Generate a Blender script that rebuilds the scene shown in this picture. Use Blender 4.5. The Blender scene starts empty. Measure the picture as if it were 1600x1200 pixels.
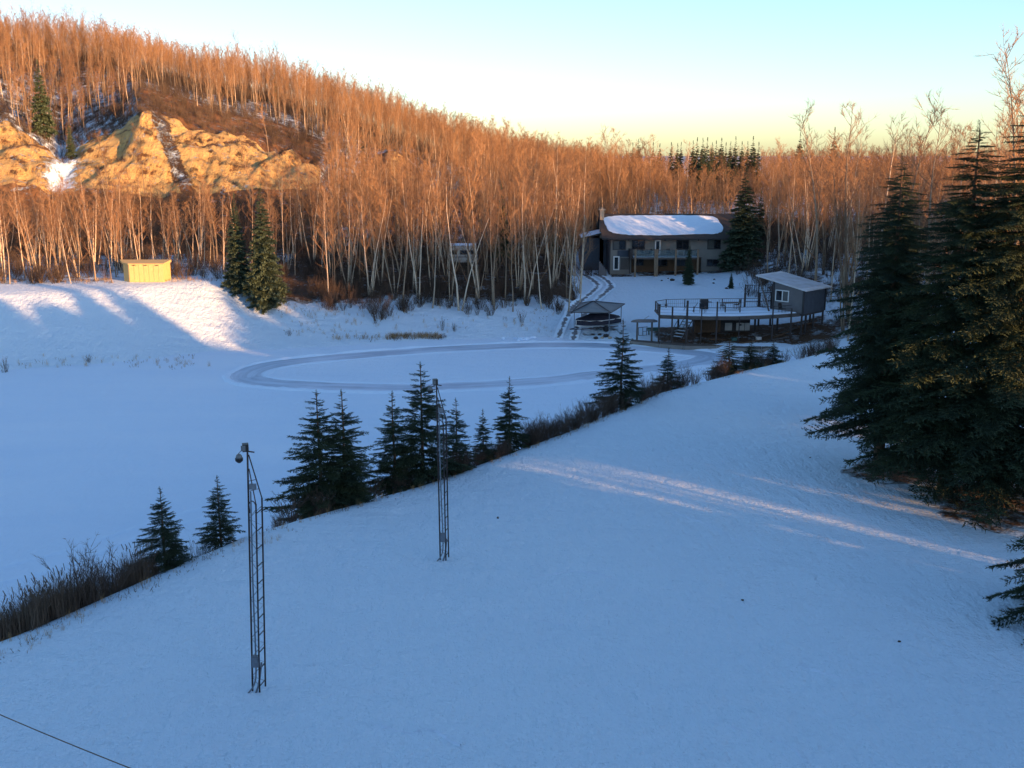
import bpy, bmesh, math, random
import numpy as np
from mathutils import Vector, Matrix, Quaternion

R = math.radians
random.seed(7)
rng = np.random.default_rng(11)
scn = bpy.context.scene
COL = scn.collection

# ------------------------------------------------------------------ camera, sky, sun, exposure
EYE = 19.0                     # metres above the frozen lake (z = 0)
PITCH = R(12.68)
cam = bpy.data.cameras.new('camera')
cam.sensor_width = 36.0
cam.lens = 36.0
cam.clip_start = 0.1
cam.clip_end = 9000.0
cam_o = bpy.data.objects.new('camera', cam)
COL.objects.link(cam_o)
cam_o.location = (0, 0, EYE)
cam_o.rotation_euler = (math.pi / 2 - PITCH, 0, 0)
scn.camera = cam_o

SUN_EL = 6.4
SUN_AZ = 130.5                 # clockwise from +Y
world = bpy.data.worlds.new('World')
scn.world = world
world.use_nodes = True
wn = world.node_tree
bg = wn.nodes['Background']
sky = wn.nodes.new('ShaderNodeTexSky')
sky.sky_type = 'NISHITA'
sky.sun_disc = False
sky.sun_elevation = R(SUN_EL)
sky.sun_rotation = R(SUN_AZ)
sky.air_density = 0.8
sky.dust_density = 0.6
sky.ozone_density = 2.0
wn.links.new(sky.outputs[0], bg.inputs[0])
bg.inputs[1].default_value = 0.15

sun = bpy.data.lights.new('sun', 'SUN')
sun.energy = 5.0
sun.angle = R(0.5)
sun.color = (1.0, 0.49, 0.19)
sun_o = bpy.data.objects.new('sun', sun)
COL.objects.link(sun_o)
ce = math.cos(R(SUN_EL))
to_sun = Vector((math.sin(R(SUN_AZ)) * ce, math.cos(R(SUN_AZ)) * ce, math.sin(R(SUN_EL))))
sun_o.rotation_euler = to_sun.to_track_quat('Z', 'Y').to_euler()
sun_o.location = (60, -60, 60)

vs = scn.view_settings
vs.view_transform = 'Standard'
vs.look = 'None'
vs.exposure = 1.53
vs.gamma = 1.0
vs.use_curve_mapping = False
scn.cycles.max_bounces = 5
scn.cycles.diffuse_bounces = 3
scn.cycles.transparent_max_bounces = 8

# ------------------------------------------------------------------ pixel helpers (1600 x 1200 photo)
cp, sp = math.cos(PITCH), math.sin(PITCH)


def ratio(py):
    v = -(py - 600) / 1600.0
    return (-sp + cp * v) / (cp + sp * v)


def at_y(px, py, y):
    z = EYE + ratio(py) * y
    return Vector(((px - 800) / 1600.0 * (y * cp + (EYE - z) * sp), y, z))


def at_z(px, py, z):
    return at_y(px, py, (z - EYE) / ratio(py))


def x_at(px, y, z):
    return (px - 800) / 1600.0 * (y * cp + (EYE - z) * sp)


def to_px(x, y, z):
    d = y * cp + (EYE - z) * sp
    up = (z - EYE) * cp + y * sp
    return 800 + 1600 * x / d, 600 - 1600 * up / d


# ------------------------------------------------------------------ noise in numpy
_perm = np.random.default_rng(5).random((256, 256))


def vnoise(x, y):
    xi = np.floor(x).astype(int); yi = np.floor(y).astype(int)
    xf = x - xi; yf = y - yi
    xf = xf * xf * (3 - 2 * xf); yf = yf * yf * (3 - 2 * yf)
    a = _perm[xi & 255, yi & 255]; b = _perm[(xi + 1) & 255, yi & 255]
    c = _perm[xi & 255, (yi + 1) & 255]; d = _perm[(xi + 1) & 255, (yi + 1) & 255]
    return (a * (1 - xf) + b * xf) * (1 - yf) + (c * (1 - xf) + d * xf) * yf


def fbm(x, y, n=4):
    s = 0; a = 0.5
    for i in range(n):
        s = s + a * (vnoise(x + 17.3 * i, y + 9.1 * i) - 0.5)
        x = x * 2.03; y = y * 2.03; a *= 0.5
    return s


def sstep(a, b, x):
    t = np.clip((x - a) / (b - a), 0, 1)
    return t * t * (3 - 2 * t)


# ------------------------------------------------------------------ the terrain
CREST = np.array([(-60, -40), (-40, 5), (-22, 18.5), (-14, 27.6), (-9.2, 36), (-2.7, 42.6), (3.4, 50.5), (9.3, 59), (16, 65.8),
                  (23, 72), (30, 78), (38, 83), (52, 88), (90, 93), (200, 95)], float)
SHORE = np.array([(-400, 60), (-200, 78), (-80, 86), (-46, 90), (-36, 94), (-30, 99), (-19.4, 101.3), (-6.7, 106), (4.8, 107.2), (7.5, 104.8),
                  (13, 101.6), (21.7, 98.6), (27.0, 98.0), (30.5, 93), (31, 86), (31, 78), (38, 62), (60, 20)], float)
LAWN = 5.3


def sdist(x, y, line):
    best = np.full(np.shape(x), 1e18); sgn = np.ones(np.shape(x))
    for (ax, ay), (bx, by) in zip(line[:-1], line[1:]):
        dx, dy = bx - ax, by - ay
        L2 = dx * dx + dy * dy
        t = np.clip(((x - ax) * dx + (y - ay) * dy) / L2, 0, 1)
        qx = x - ax - t * dx; qy = y - ay - t * dy
        d2 = qx * qx + qy * qy
        cr = dx * (y - ay) - dy * (x - ax)
        m = d2 < best
        best = np.where(m, d2, best)
        sgn = np.where(m, np.sign(cr), sgn)
    return np.sqrt(best) * sgn


U_K = (np.array([-400, 0, 200, 400, 500, 600, 700, 800, 900, 1000, 1300, 2000]) - 800) / 1600.0
R_K = [47, 46, 40.5, 33, 29.0, 23, 17.0, 12.2, 8.6, 7.0, 7.2, 8.0]
C_U = (np.array([-300, 0, 30, 80, 110, 150, 200, 235, 250, 300, 350, 400, 450, 500, 560]) - 800) / 1600.0
C_K = [24, 23.6, 23.8, 20.5, 17.0, 20.2, 22.6, 26.6, 26.2, 24.0, 22.4, 20.6, 19.0, 16.4, 14.0]


def terrain(x, y, detail=True):
    x = np.asarray(x, float); y = np.asarray(y, float)
    d = sdist(x, y, CREST)
    e = sdist(x, y, SHORE)
    und = 0.22 * fbm(x * 0.07 + 3, y * 0.07, 2)
    near = LAWN + und + np.interp(y, [-80, -5, 8, 20], [8.0, 6.2, 3.2, 0.0])
    near = near - (near + 0.8) * sstep(-0.8, 10.5, d)
    # far shore in four stretches
    berm = np.interp(e, [-3, 0, 1.5, 13.5, 15.0, 60], [-0.8, 0, 0.5, 4.95, 5.15, 5.2])
    bank = np.interp(e, [-3, 0, 2, 13, 20, 40], [-0.8, 0, 0.3, 2.7, 4.1, 4.8]) + np.clip(e / 6, 0, 1) * fbm(x * .16, y * .16, 3) * 1.0
    yard = np.interp(e, [-3, 0, 1.2, 3, 37, 60], [-0.8, 0, 0.35, 0.5, 3.3, 4.8])
    east = np.interp(e, [-3, 0, 3, 12, 30, 60], [-0.8, 0, 0.5, 2.2, 4.7, 5.6]) + np.clip(e / 8, 0, 1) * fbm(x * .1, y * .1, 3) * .8
    w1 = sstep(-34, -25, x); w2 = sstep(4, 9, x); w3 = sstep(27, 36, x)
    far = berm * (1 - w1) + bank * w1
    far = far * (1 - w2) + yard * w2
    far = far * (1 - w3) + east * w3
    # hill
    depth = np.maximum(y, 20) * 0.976 + 3.3
    u = x / depth
    Rg = np.interp(u, U_K, R_K)
    Cf = np.interp(u, C_U, C_K)
    wc = 1 - sstep((490 - 800) / 1600, (540 - 800) / 1600, u)
    yy = y + 5 * fbm(x * 0.05, y * 0.01 + 4, 2)
    zc = np.where(yy < 150, 5.0, 0)
    def pw(ys, vals):
        out = np.zeros(np.shape(x)) + vals[0]
        for (a, va), (b, vb) in zip(zip(ys[:-1], vals[:-1]), zip(ys[1:], vals[1:])):
            t = np.clip((yy - a) / (b - a), 0, 1)
            out = np.where(yy >= a, va + (vb - va) * t, out)
        return out
    zc = pw([150, 170, 178, 193, 197, 222, 275], [5.0, 10.5, 13.5, Cf - 1.0, Cf, np.minimum(Cf + 5.5, Rg - 2), Rg])
    zn = pw([150, 205, 222, 275], [5.0, 5 + 0.5 * (Rg - 5), 5 + 0.7 * (Rg - 5), Rg])
    bump = 3.6 * np.exp(-((u + 0.112) / 0.022) ** 2) * sstep(198, 212, y) * (1 - sstep(216, 240, y))
    hill = zc * wc + zn * (1 - wc) + bump
    hm = sstep(146, 152, y)
    hill = hill + hm * 2.2 * fbm(x * .05, y * .05, 4)
    face = wc * sstep(168, 178, yy) * (1 - sstep(197, 206, yy))
    if detail:
        gul = np.abs(fbm(x * 0.16 + 2 * fbm(x * .05, y * .05, 2), y * 0.02, 3)) * 9
        hill = hill - face * (gul - 1.3) + face * .8 * fbm(x * .45, y * .45, 3) + face * .25 * np.sin(hill * 2.1 + 3 * fbm(x * .08, y * .08, 2))
    far = far * (1 - hm) + np.maximum(far, hill) * hm * 0 + hill * hm if False else far * (1 - hm) + hill * hm
    # added unseen ridge behind and right of the camera, raised to carry the shade belt
    s = -.76 * x + .65 * y
    ridge = 5.3 + 3.0 * sstep(-16, -36, s) + 1.0 * fbm(x * .05, y * .05, 2)
    z = np.maximum(near, far)
    rr = sstep(-16, -36, s)
    z = np.maximum(z, ridge * rr + z * (1 - rr))
    return z


def tz(x, y):
    return float(terrain(np.array([x]), np.array([y]))[0])


def hit(px, py, y0=12.0, y1=260.0):
    ys = np.arange(y0, y1, 0.1)
    k = ratio(py)
    zs = EYE + k * ys
    xs = (px - 800) / 1600.0 * (ys * cp + (EYE - zs) * sp)
    t = np.maximum(terrain(xs, ys), 0)
    i = int(np.argmax(zs <= t))
    return Vector((float(xs[i]), float(ys[i]), float(t[i])))


# ------------------------------------------------------------------ materials
def new_mat(name):
    m = bpy.data.materials.new(name); m.use_nodes = True
    nt = m.node_tree
    b = nt.nodes['Principled BSDF']
    return m, nt, b


def nd(nt, t, **kw):
    n = nt.nodes.new(t)
    for k, v in kw.items():
        if k == 'inp':
            for i, val in v.items():
                n.inputs[i].default_value = val
        else:
            setattr(n, k, v)
    return n


def math_n(nt, op, a, b=None, clamp=False):
    n = nt.nodes.new('ShaderNodeMath'); n.operation = op; n.use_clamp = clamp
    for i, v in enumerate((a, b)):
        if v is None: continue
        if isinstance(v, (int, float)): n.inputs[i].default_value = v
        else: nt.links.new(v, n.inputs[i])
    return n.outputs[0]


def mixc(nt, f, a, b):
    n = nt.nodes.new('ShaderNodeMix'); n.data_type = 'RGBA'
    if isinstance(f, (int, float)): n.inputs[0].default_value = f
    else: nt.links.new(f, n.inputs[0])
    for i, v in ((6, a), (7, b)):
        if isinstance(v, tuple): n.inputs[i].default_value = (*v, 1)
        else: nt.links.new(v, n.inputs[i])
    return n.outputs[2]


def noise_n(nt, scale, detail=4, rough=.55, vec=None, coord='Object', stretch=None):
    if vec is None:
        tc = nt.nodes.new('ShaderNodeTexCoord'); vec = tc.outputs[coord]
    if stretch:
        mp = nt.nodes.new('ShaderNodeMapping'); mp.inputs['Scale'].default_value = stretch
        nt.links.new(vec, mp.inputs[0]); vec = mp.outputs[0]
    n = nt.nodes.new('ShaderNodeTexNoise')
    n.inputs['Scale'].default_value = scale; n.inputs['Detail'].default_value = detail; n.inputs['Roughness'].default_value = rough
    nt.links.new(vec, n.inputs['Vector'])
    return n.outputs[0]


def bump_n(nt, b, h, dist, strength=1.0, prev=None):
    n = nt.nodes.new('ShaderNodeBump')
    n.inputs['Distance'].default_value = dist; n.inputs['Strength'].default_value = strength
    nt.links.new(h, n.inputs['Height'])
    if prev is not None: nt.links.new(prev, n.inputs['Normal'])
    nt.links.new(n.outputs[0], b.inputs['Normal'])
    return n.outputs[0]


def simple(name, c1, c2=None, scale=4.0, rough=.7, bump=0, stretch=None, metallic=0, detail=4, sharp=1.0):
    m, nt, b = new_mat(name)
    b.inputs['Roughness'].default_value = rough; b.inputs['Metallic'].default_value = metallic
    b.inputs['Specular IOR Level'].default_value = .3
    if c2 is None: c2 = tuple(v * .7 for v in c1)
    f = noise_n(nt, scale, detail, stretch=stretch)
    f2 = math_n(nt, 'ADD', math_n(nt, 'MULTIPLY', math_n(nt, 'SUBTRACT', f, .5), 2.2 * sharp), .5, True)
    nt.links.new(mixc(nt, f2, c1, c2), b.inputs['Base Color'])
    if bump: bump_n(nt, b, f, bump)
    return m


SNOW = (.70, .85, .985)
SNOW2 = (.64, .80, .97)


def snow_base(nt, b, fine=True):
    tc = nt.nodes.new('ShaderNodeTexCoord'); v = tc.outputs['Object']
    n1 = noise_n(nt, .12, 4, .5, v)
    n2 = noise_n(nt, 2.2, 5, .6, v, stretch=(1, .45, 1))
    n3 = noise_n(nt, 9, 4, .6, v)
    n4 = noise_n(nt, .8, 3, .6, v, stretch=(.5, 1.3, 1))
    h = math_n(nt, 'ADD', math_n(nt, 'ADD', math_n(nt, 'MULTIPLY', n2, .6), math_n(nt, 'MULTIPLY', n4, .7)), math_n(nt, 'MULTIPLY', n3, .28))
    return v, n1, n2, n3, h


def terrain_mat():
    m, nt, b = new_mat('snowy_ground')
    v, n1, n2, n3, h = snow_base(nt, b)
    def attr(nm):
        a = nt.nodes.new('ShaderNodeAttribute'); a.attribute_name = nm; return a.outputs['Fac']
    cover, rock, brown = attr('cover'), attr('rock'), attr('brown')
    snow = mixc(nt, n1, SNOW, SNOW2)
    lit_n = noise_n(nt, .55, 6, .68, v)
    lit_f = noise_n(nt, 3.5, 4, .6, v)
    msk = math_n(nt, 'ADD', math_n(nt, 'MULTIPLY', lit_n, .72), math_n(nt, 'MULTIPLY', lit_f, .28))
    snowm = math_n(nt, 'MULTIPLY', math_n(nt, 'SUBTRACT', math_n(nt, 'MULTIPLY', cover, 1.15), msk), 9.0, True)
    litter = mixc(nt, lit_f, (.045, .027, .016), (.17, .10, .055))
    # bare sandstone: bands by height, wobbling
    sx = nt.nodes.new('ShaderNodeSeparateXYZ'); nt.links.new(v, sx.inputs[0])
    zz = math_n(nt, 'ADD', sx.outputs[2], math_n(nt, 'MULTIPLY', noise_n(nt, .06, 3, .5, v), 9.0))
    cz = nt.nodes.new('ShaderNodeCombineXYZ'); nt.links.new(zz, cz.inputs[2])
    band = noise_n(nt, .55, 3, .6, cz.outputs[0])
    rk = noise_n(nt, .35, 7, .66, v)
    vst = noise_n(nt, .9, 5, .65, v, stretch=(1, .25, .16))
    ramp = nt.nodes.new('ShaderNodeValToRGB')
    e = ramp.color_ramp.elements
    e[0].position = .43; e[0].color = (.16, .08, .035, 1)
    e[1].position = .56; e[1].color = (.80, .58, .25, 1)
    k = e.new(.475); k.color = (.66, .43, .17, 1)
    nt.links.new(math_n(nt, 'ADD', math_n(nt, 'ADD', math_n(nt, 'MULTIPLY', band, .40), math_n(nt, 'MULTIPLY', rk, .30)), math_n(nt, 'MULTIPLY', vst, .30)), ramp.inputs[0])
    rockm = math_n(nt, 'MULTIPLY', math_n(nt, 'SUBTRACT', rock, math_n(nt, 'MULTIPLY', rk, 1.28)), 9.0, True)
    brush = mixc(nt, lit_f, (.13, .06, .028), (.36, .18, .075))
    ground = mixc(nt, brown, litter, brush)
    c = mixc(nt, rockm, ground, ramp.outputs[0])
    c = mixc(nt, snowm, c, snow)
    nt.links.new(c, b.inputs['Base Color'])
    b.inputs['Roughness'].default_value = .75
    b.inputs['Specular IOR Level'].default_value = .25
    inv = math_n(nt, 'SUBTRACT', 1.0, snowm)
    h2 = math_n(nt, 'ADD', math_n(nt, 'MULTIPLY', h, .55), math_n(nt, 'MULTIPLY', math_n(nt, 'MULTIPLY', math_n(nt, 'ADD', math_n(nt, 'ADD', rk, lit_f), vst), inv), 1.1))
    bump_n(nt, b, h2, 1.0, 1.0)
    return m


def lake_mat():
    m, nt, b = new_mat('lake_snow')
    v, n1, n2, n3, h = snow_base(nt, b)
    w = noise_n(nt, .09, 5, .6, v, stretch=(.5, 1.6, 1))
    f = math_n(nt, 'MULTIPLY', math_n(nt, 'SUBTRACT', w, .35), 2.6, True)
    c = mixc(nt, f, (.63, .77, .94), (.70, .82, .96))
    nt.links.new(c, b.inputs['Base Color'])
    b.inputs['Roughness'].default_value = .7
    b.inputs['Specular IOR Level'].default_value = .25
    bump_n(nt, b, h, .2)
    return m


def ice_mat():
    m, nt, b = new_mat('scraped_ice')
    tc = nt.nodes.new('ShaderNodeTexCoord'); v = tc.outputs['Object']
    a = nt.nodes.new('ShaderNodeAttribute'); a.attribute_name = 'along'
    n = noise_n(nt, 1.0, 5, .62, a.outputs['Vector'], stretch=(.12, 2.4, 1))
    n2 = noise_n(nt, .25, 4, .6, v)
    f = math_n(nt, 'ADD', math_n(nt, 'MULTIPLY', n, .75), math_n(nt, 'MULTIPLY', n2, .35))
    f = math_n(nt, 'MULTIPLY', math_n(nt, 'SUBTRACT', f, .42), 4.5, True)
    # ragged snow over the strip's two edges
    sx = nt.nodes.new('ShaderNodeSeparateXYZ'); nt.links.new(a.outputs['Vector'], sx.inputs[0])
    edge = math_n(nt, 'ABSOLUTE', sx.outputs[1])
    em = math_n(nt, 'MULTIPLY', math_n(nt, 'SUBTRACT', math_n(nt, 'ADD', edge, math_n(nt, 'MULTIPLY', n, .8)), 1.16), 5.0, True)
    c = mixc(nt, f, (.30, .40, .54), (.52, .64, .80))
    c = mixc(nt, em, c, (.64, .78, .95))
    nt.links.new(c, b.inputs['Base Color'])
    b.inputs['Roughness'].default_value = .45
    return m


def rut_mat():
    m, nt, b = new_mat('wheel_rut')
    tc = nt.nodes.new('ShaderNodeTexCoord'); v = tc.outputs['Object']
    a = nt.nodes.new('ShaderNodeAttribute'); a.attribute_name = 'along'
    n = noise_n(nt, 1.2, 4, .6, v)
    sx = nt.nodes.new('ShaderNodeSeparateXYZ'); nt.links.new(a.outputs['Vector'], sx.inputs[0])
    edge = math_n(nt, 'ABSOLUTE', sx.outputs[1])
    em = math_n(nt, 'MULTIPLY', math_n(nt, 'SUBTRACT', math_n(nt, 'ADD', edge, math_n(nt, 'MULTIPLY', n, 2.2)), 1.38), 4.0, True)
    c = mixc(nt, em, (.15, .16, .18), SNOW)
    nt.links.new(c, b.inputs['Base Color']); b.inputs['Roughness'].default_value = .8
    return m


def bark_mat(name, light, dark, scale=7, mark=.5):
    m, nt, b = new_mat(name)
    tc = nt.nodes.new('ShaderNodeTexCoord'); v = tc.outputs['Object']
    n = noise_n(nt, scale, 4, .6, v, stretch=(1, 1, 2.2))
    oi = nt.nodes.new('ShaderNodeObjectInfo')
    f = math_n(nt, 'MULTIPLY', math_n(nt, 'SUBTRACT', n, mark), 7.0, True)
    d = mixc(nt, oi.outputs['Random'], light, tuple(v * .55 for v in light))
    nt.links.new(mixc(nt, f, d, dark), b.inputs['Base Color'])
    b.inputs['Roughness'].default_value = .85
    b.inputs['Specular IOR Level'].default_value = .15
    return m


def twig_mat(name, c1, c2):
    m, nt, b = new_mat(name)
    oi = nt.nodes.new('ShaderNodeObjectInfo')
    nt.links.new(mixc(nt, oi.outputs['Random'], c1, c2), b.inputs['Base Color'])
    b.inputs['Roughness'].default_value = .85
    b.inputs['Specular IOR Level'].default_value = .1
    return m


M = {}
M['ground'] = terrain_mat()
M['lake'] = lake_mat()
M['ice'] = ice_mat()
M['rut'] = rut_mat()
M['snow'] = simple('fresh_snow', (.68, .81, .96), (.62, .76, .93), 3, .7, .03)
M['birch'] = bark_mat('pale_birch_bark', (.62, .52, .40), (.10, .075, .055), 7, .60)
M['aspen'] = bark_mat('grey_aspen_bark', (.30, .235, .17), (.12, .09, .065), 6, .55)
M['conbark'] = bark_mat('spruce_bark', (.16, .10, .065), (.06, .04, .03), 12, .5)
M['twig'] = twig_mat('brown_twigs', (.31, .185, .10), (.16, .095, .06))
M['shrubtwig'] = twig_mat('shrub_twigs', (.105, .078, .062), (.065, .05, .042))
M['reed'] = twig_mat('dry_reeds', (.15, .115, .085), (.07, .055, .045))
M['straw'] = twig_mat('dry_straw', (.42, .29, .15), (.28, .18, .09))


def needle_mat(name, c1, c2, c3):
    m, nt, b = new_mat(name)
    oi = nt.nodes.new('ShaderNodeObjectInfo')
    n = noise_n(nt, 1.7, 3, .6)
    f = math_n(nt, 'MULTIPLY', math_n(nt, 'SUBTRACT', n, .35), 3.0, True)
    c = mixc(nt, f, c1, c2)
    c = mixc(nt, math_n(nt, 'MULTIPLY', oi.outputs['Random'], .45), c, c3)
    nt.links.new(c, b.inputs['Base Color'])
    b.inputs['Roughness'].default_value = .65
    b.inputs['Specular IOR Level'].default_value = .2
    return m


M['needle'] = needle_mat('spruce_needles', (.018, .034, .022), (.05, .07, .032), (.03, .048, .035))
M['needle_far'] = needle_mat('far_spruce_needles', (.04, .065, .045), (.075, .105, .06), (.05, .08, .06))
M['wood_grey'] = simple('weathered_wood', (.12, .105, .095), (.07, .062, .058), 6, .8, .01, (1, 1, 6))
M['wood_dark'] = simple('dark_wood', (.035, .032, .034), (.06, .05, .048), 8, .75)
M['wood_brown'] = simple('brown_plank', (.17, .10, .06), (.10, .062, .04), 5, .8, .008, (4, 4, .6))
M['ply'] = simple('yellow_plywood', (.62, .45, .20), (.50, .34, .14), 2.5, .75, .004, (3, 3, .7))
M['stucco'] = simple('beige_siding', (.235, .22, .195), (.17, .16, .15), .5, .85, .004, sharp=1.2)
M['siding_dark'] = simple('dark_blue_siding', (.07, .085, .11), (.05, .06, .08), 2, .8)
M['siding_grey'] = simple('grey_siding', (.155, .145, .145), (.115, .112, .12), 1.2, .75)
M['trim'] = simple('dark_trim', (.03, .03, .035), (.05, .045, .045), 5, .6)
M['white'] = simple('white_paint', (.76, .75, .72), (.66, .65, .63), 3, .5)
M['offwhite'] = simple('offwhite_door', (.50, .49, .47), (.40, .39, .38), 2.5, .6)
M['shingle'] = simple('dark_shingle', (.045, .038, .036), (.075, .062, .055), 9, .9, .01)
M['stone'] = simple('chimney_stone', (.50, .42, .32), (.32, .27, .21), 3, .85, .02)
M['metal_roof'] = simple('pale_metal_roof', (.46, .43, .42), (.62, .64, .70), 1.4, .55)
M['steel'] = simple('dark_steel', (.024, .027, .034), (.06, .036, .03), 9, .5, 0, None, .4)
M['galv'] = simple('galvanised_box', (.19, .22, .26), (.14, .16, .19), 12, .5, 0, None, .5)
M['black'] = simple('black_plastic', (.012, .012, .014), (.02, .02, .022), 8, .45)
M['navy'] = simple('navy_cover', (.016, .018, .034), (.028, .028, .045), 3, .7, .03)
M['canvas'] = simple('grey_canvas', (.20, .22, .235), (.15, .17, .19), 1.3, .8, .02)
M['green'] = simple('green_paint', (.05, .12, .11), (.03, .08, .08), 4, .6)
M['tan'] = simple('tan_wood_post', (.22, .165, .115), (.20, .14, .09), 4, .8)


def glass_mat(name, col, rough=.08):
    m, nt, b = new_mat(name)
    n = noise_n(nt, .6, 2)
    nt.links.new(mixc(nt, n, col, tuple(v * .5 for v in col)), b.inputs['Base Color'])
    b.inputs['Roughness'].default_value = rough
    b.inputs['Specular IOR Level'].default_value = .6
    return m


M['glass'] = glass_mat('dark_window_glass', (.018, .022, .028))
M['glass_pale'] = glass_mat('curtained_window_glass', (.12, .12, .11))
m_, nt_, b_ = new_mat('railing_glass')
b_.inputs['Base Color'].default_value = (.12, .17, .18, 1); b_.inputs['Roughness'].default_value = .05
b_.inputs['Alpha'].default_value = .4
M['railglass'] = m_
m_, nt_, b_ = new_mat('lamp_lens')
b_.inputs['Base Color'].default_value = (.10, .12, .14, 1); b_.inputs['Roughness'].default_value = .1
M['lens'] = m_


# ------------------------------------------------------------------ geometry builder
class G:
    def __init__(self):
        self.v = []; self.f = []; self.mi = []; self.m = 0

    def face(self, *idx):
        self.f.append(idx); self.mi.append(self.m)

    def box(self, c, s, rz=0.0, ax=None):
        cx, cy, cz = c; hx, hy, hz = s[0] / 2, s[1] / 2, s[2] / 2
        n = len(self.v); ca, sa = math.cos(rz), math.sin(rz)
        for z in (-hz, hz):
            for (x, y) in ((-hx, -hy), (hx, -hy), (hx, hy), (-hx, hy)):
                self.v.append((cx + x * ca - y * sa, cy + x * sa + y * ca, cz + z))
        for q in ((3, 2, 1, 0), (4, 5, 6, 7), (0, 1, 5, 4), (1, 2, 6, 5), (2, 3, 7, 6), (3, 0, 4, 7)):
            self.face(*[n + i for i in q])
        return self

    def box2(self, a, b):
        return self.box([(a[i] + b[i]) / 2 for i in range(3)], [abs(b[i] - a[i]) for i in range(3)])

    def hexa(self, bottom, top):
        n = len(self.v)
        self.v += [tuple(p) for p in bottom] + [tuple(p) for p in top]
        k = len(bottom)
        self.face(*[n + i for i in range(k - 1, -1, -1)]); self.face(*[n + k + i for i in range(k)])
        for i in range(k):
            j = (i + 1) % k
            self.face(n + i, n + j, n + k + j, n + k + i)
        return self

    def tube(self, pts, rad, sides=6, cap=True):
        pts = [Vector(p) for p in pts]
        if isinstance(rad, (int, float)): rad = [rad] * len(pts)
        n0 = len(self.v)
        t = (pts[1] - pts[0]).normalized()
        a = t.orthogonal().normalized()
        for i, p in enumerate(pts):
            if i == 0: t = pts[1] - pts[0]
            elif i == len(pts) - 1: t = pts[-1] - pts[-2]
            else: t = pts[i + 1] - pts[i - 1]
            t.normalize()
            a = (a - t * a.dot(t))
            a = a.normalized() if a.length > 1e-6 else t.orthogonal().normalized()
            b = t.cross(a)
            for k in range(sides):
                an = 2 * math.pi * k / sides
                q = p + (a * math.cos(an) + b * math.sin(an)) * rad[i]
                self.v.append((q.x, q.y, q.z))
        for i in range(len(pts) - 1):
            for k in range(sides):
                k2 = (k + 1) % sides
                A = n0 + i * sides
                self.face(A + k, A + k2, A + sides + k2, A + sides + k)
        if cap:
            self.face(*[n0 + k for k in range(sides - 1, -1, -1)])
            e = n0 + (len(pts) - 1) * sides
            self.face(*[e + k for k in range(sides)])
        return self

    def spike(self, p, q, r):
        p = Vector(p); q = Vector(q)
        t = (q - p)
        a = t.orthogonal().normalized() * r; b = t.normalized().cross(a)
        n = len(self.v)
        for k in range(3):
            an = 2 * math.pi * k / 3
            w = p + a * math.cos(an) + b * math.sin(an)
            self.v.append((w.x, w.y, w.z))
        self.v.append((q.x, q.y, q.z))
        for k in range(3):
            self.face(n + k, n + (k + 1) % 3, n + 3)

    def ball(self, c, r, seg=10, rings=6, squash=1.0, jag=0.0):
        n = len(self.v)
        for i in range(rings + 1):
            th = math.pi * i / rings
            for k in range(seg):
                ph = 2 * math.pi * k / seg
                rr = r * (1 + jag * (random.random() - .5))
                self.v.append((c[0] + rr * math.sin(th) * math.cos(ph), c[1] + rr * math.sin(th) * math.sin(ph), c[2] + rr * squash * math.cos(th)))
        for i in range(rings):
            for k in range(seg):
                k2 = (k + 1) % seg
                self.face(n + i * seg + k, n + (i + 1) * seg + k, n + (i + 1) * seg + k2, n + i * seg + k2)
        return self

    def mesh(self, name, mats, smooth=False):
        me = bpy.data.meshes.new(name)
        me.from_pydata(self.v, [], self.f)
        if not isinstance(mats, (list, tuple)): mats = [mats]
        for m in mats: me.materials.append(m)
        if len(mats) > 1: me.polygons.foreach_set('material_index', self.mi)
        if smooth: me.polygons.foreach_set('use_smooth', [True] * len(me.polygons))
        me.update()
        return me

    def build(self, name, mat, parent=None, smooth=False, loc=None):
        return link(name, self.mesh(name, mat, smooth), parent, loc)


def link(name, me, parent=None, loc=None):
    o = bpy.data.objects.new(name, me)
    COL.objects.link(o)
    if parent is not None: o.parent = parent
    if loc is not None: o.location = loc
    return o


def tag(o, label=None, cat=None, group=None, kind=None):
    if label: o['label'] = label
    if cat: o['category'] = cat
    if group: o['group'] = group
    if kind: o['kind'] = kind
    return o


def thing(name, loc, label, cat, rz=0.0, group=None):
    o = bpy.data.objects.new(name, None)
    COL.objects.link(o)
    o.location = loc; o.rotation_euler = (0, 0, rz); o.empty_display_size = .3
    return tag(o, label, cat, group)


def np_mesh(name, V, F, mats, mi=None, smooth=False):
    V = np.asarray(V, np.float32); F = np.asarray(F, np.int32)
    me = bpy.data.meshes.new(name)
    me.vertices.add(len(V)); me.vertices.foreach_set('co', V.ravel())
    k = F.shape[1]
    me.loops.add(F.size); me.loops.foreach_set('vertex_index', F.ravel())
    me.polygons.add(len(F))
    me.polygons.foreach_set('loop_start', np.arange(0, F.size, k, dtype=np.int32))
    me.polygons.foreach_set('loop_total', np.full(len(F), k, np.int32))
    for m in mats: me.materials.append(m)
    if mi is not None: me.polygons.foreach_set('material_index', np.asarray(mi, np.int32))
    if smooth: me.polygons.foreach_set('use_smooth', np.ones(len(F), bool))
    me.update(calc_edges=True)
    me.validate()
    return me


# ------------------------------------------------------------------ terrain mesh
def axis(stops):
    out = [stops[0][0]]
    for (a, _), (b, st) in zip(stops[:-1], stops[1:]):
        n = max(1, int(round((b - a) / st)))
        out += list(a + (b - a) * (np.arange(1, n + 1) / n))
    return np.array(out)


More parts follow.
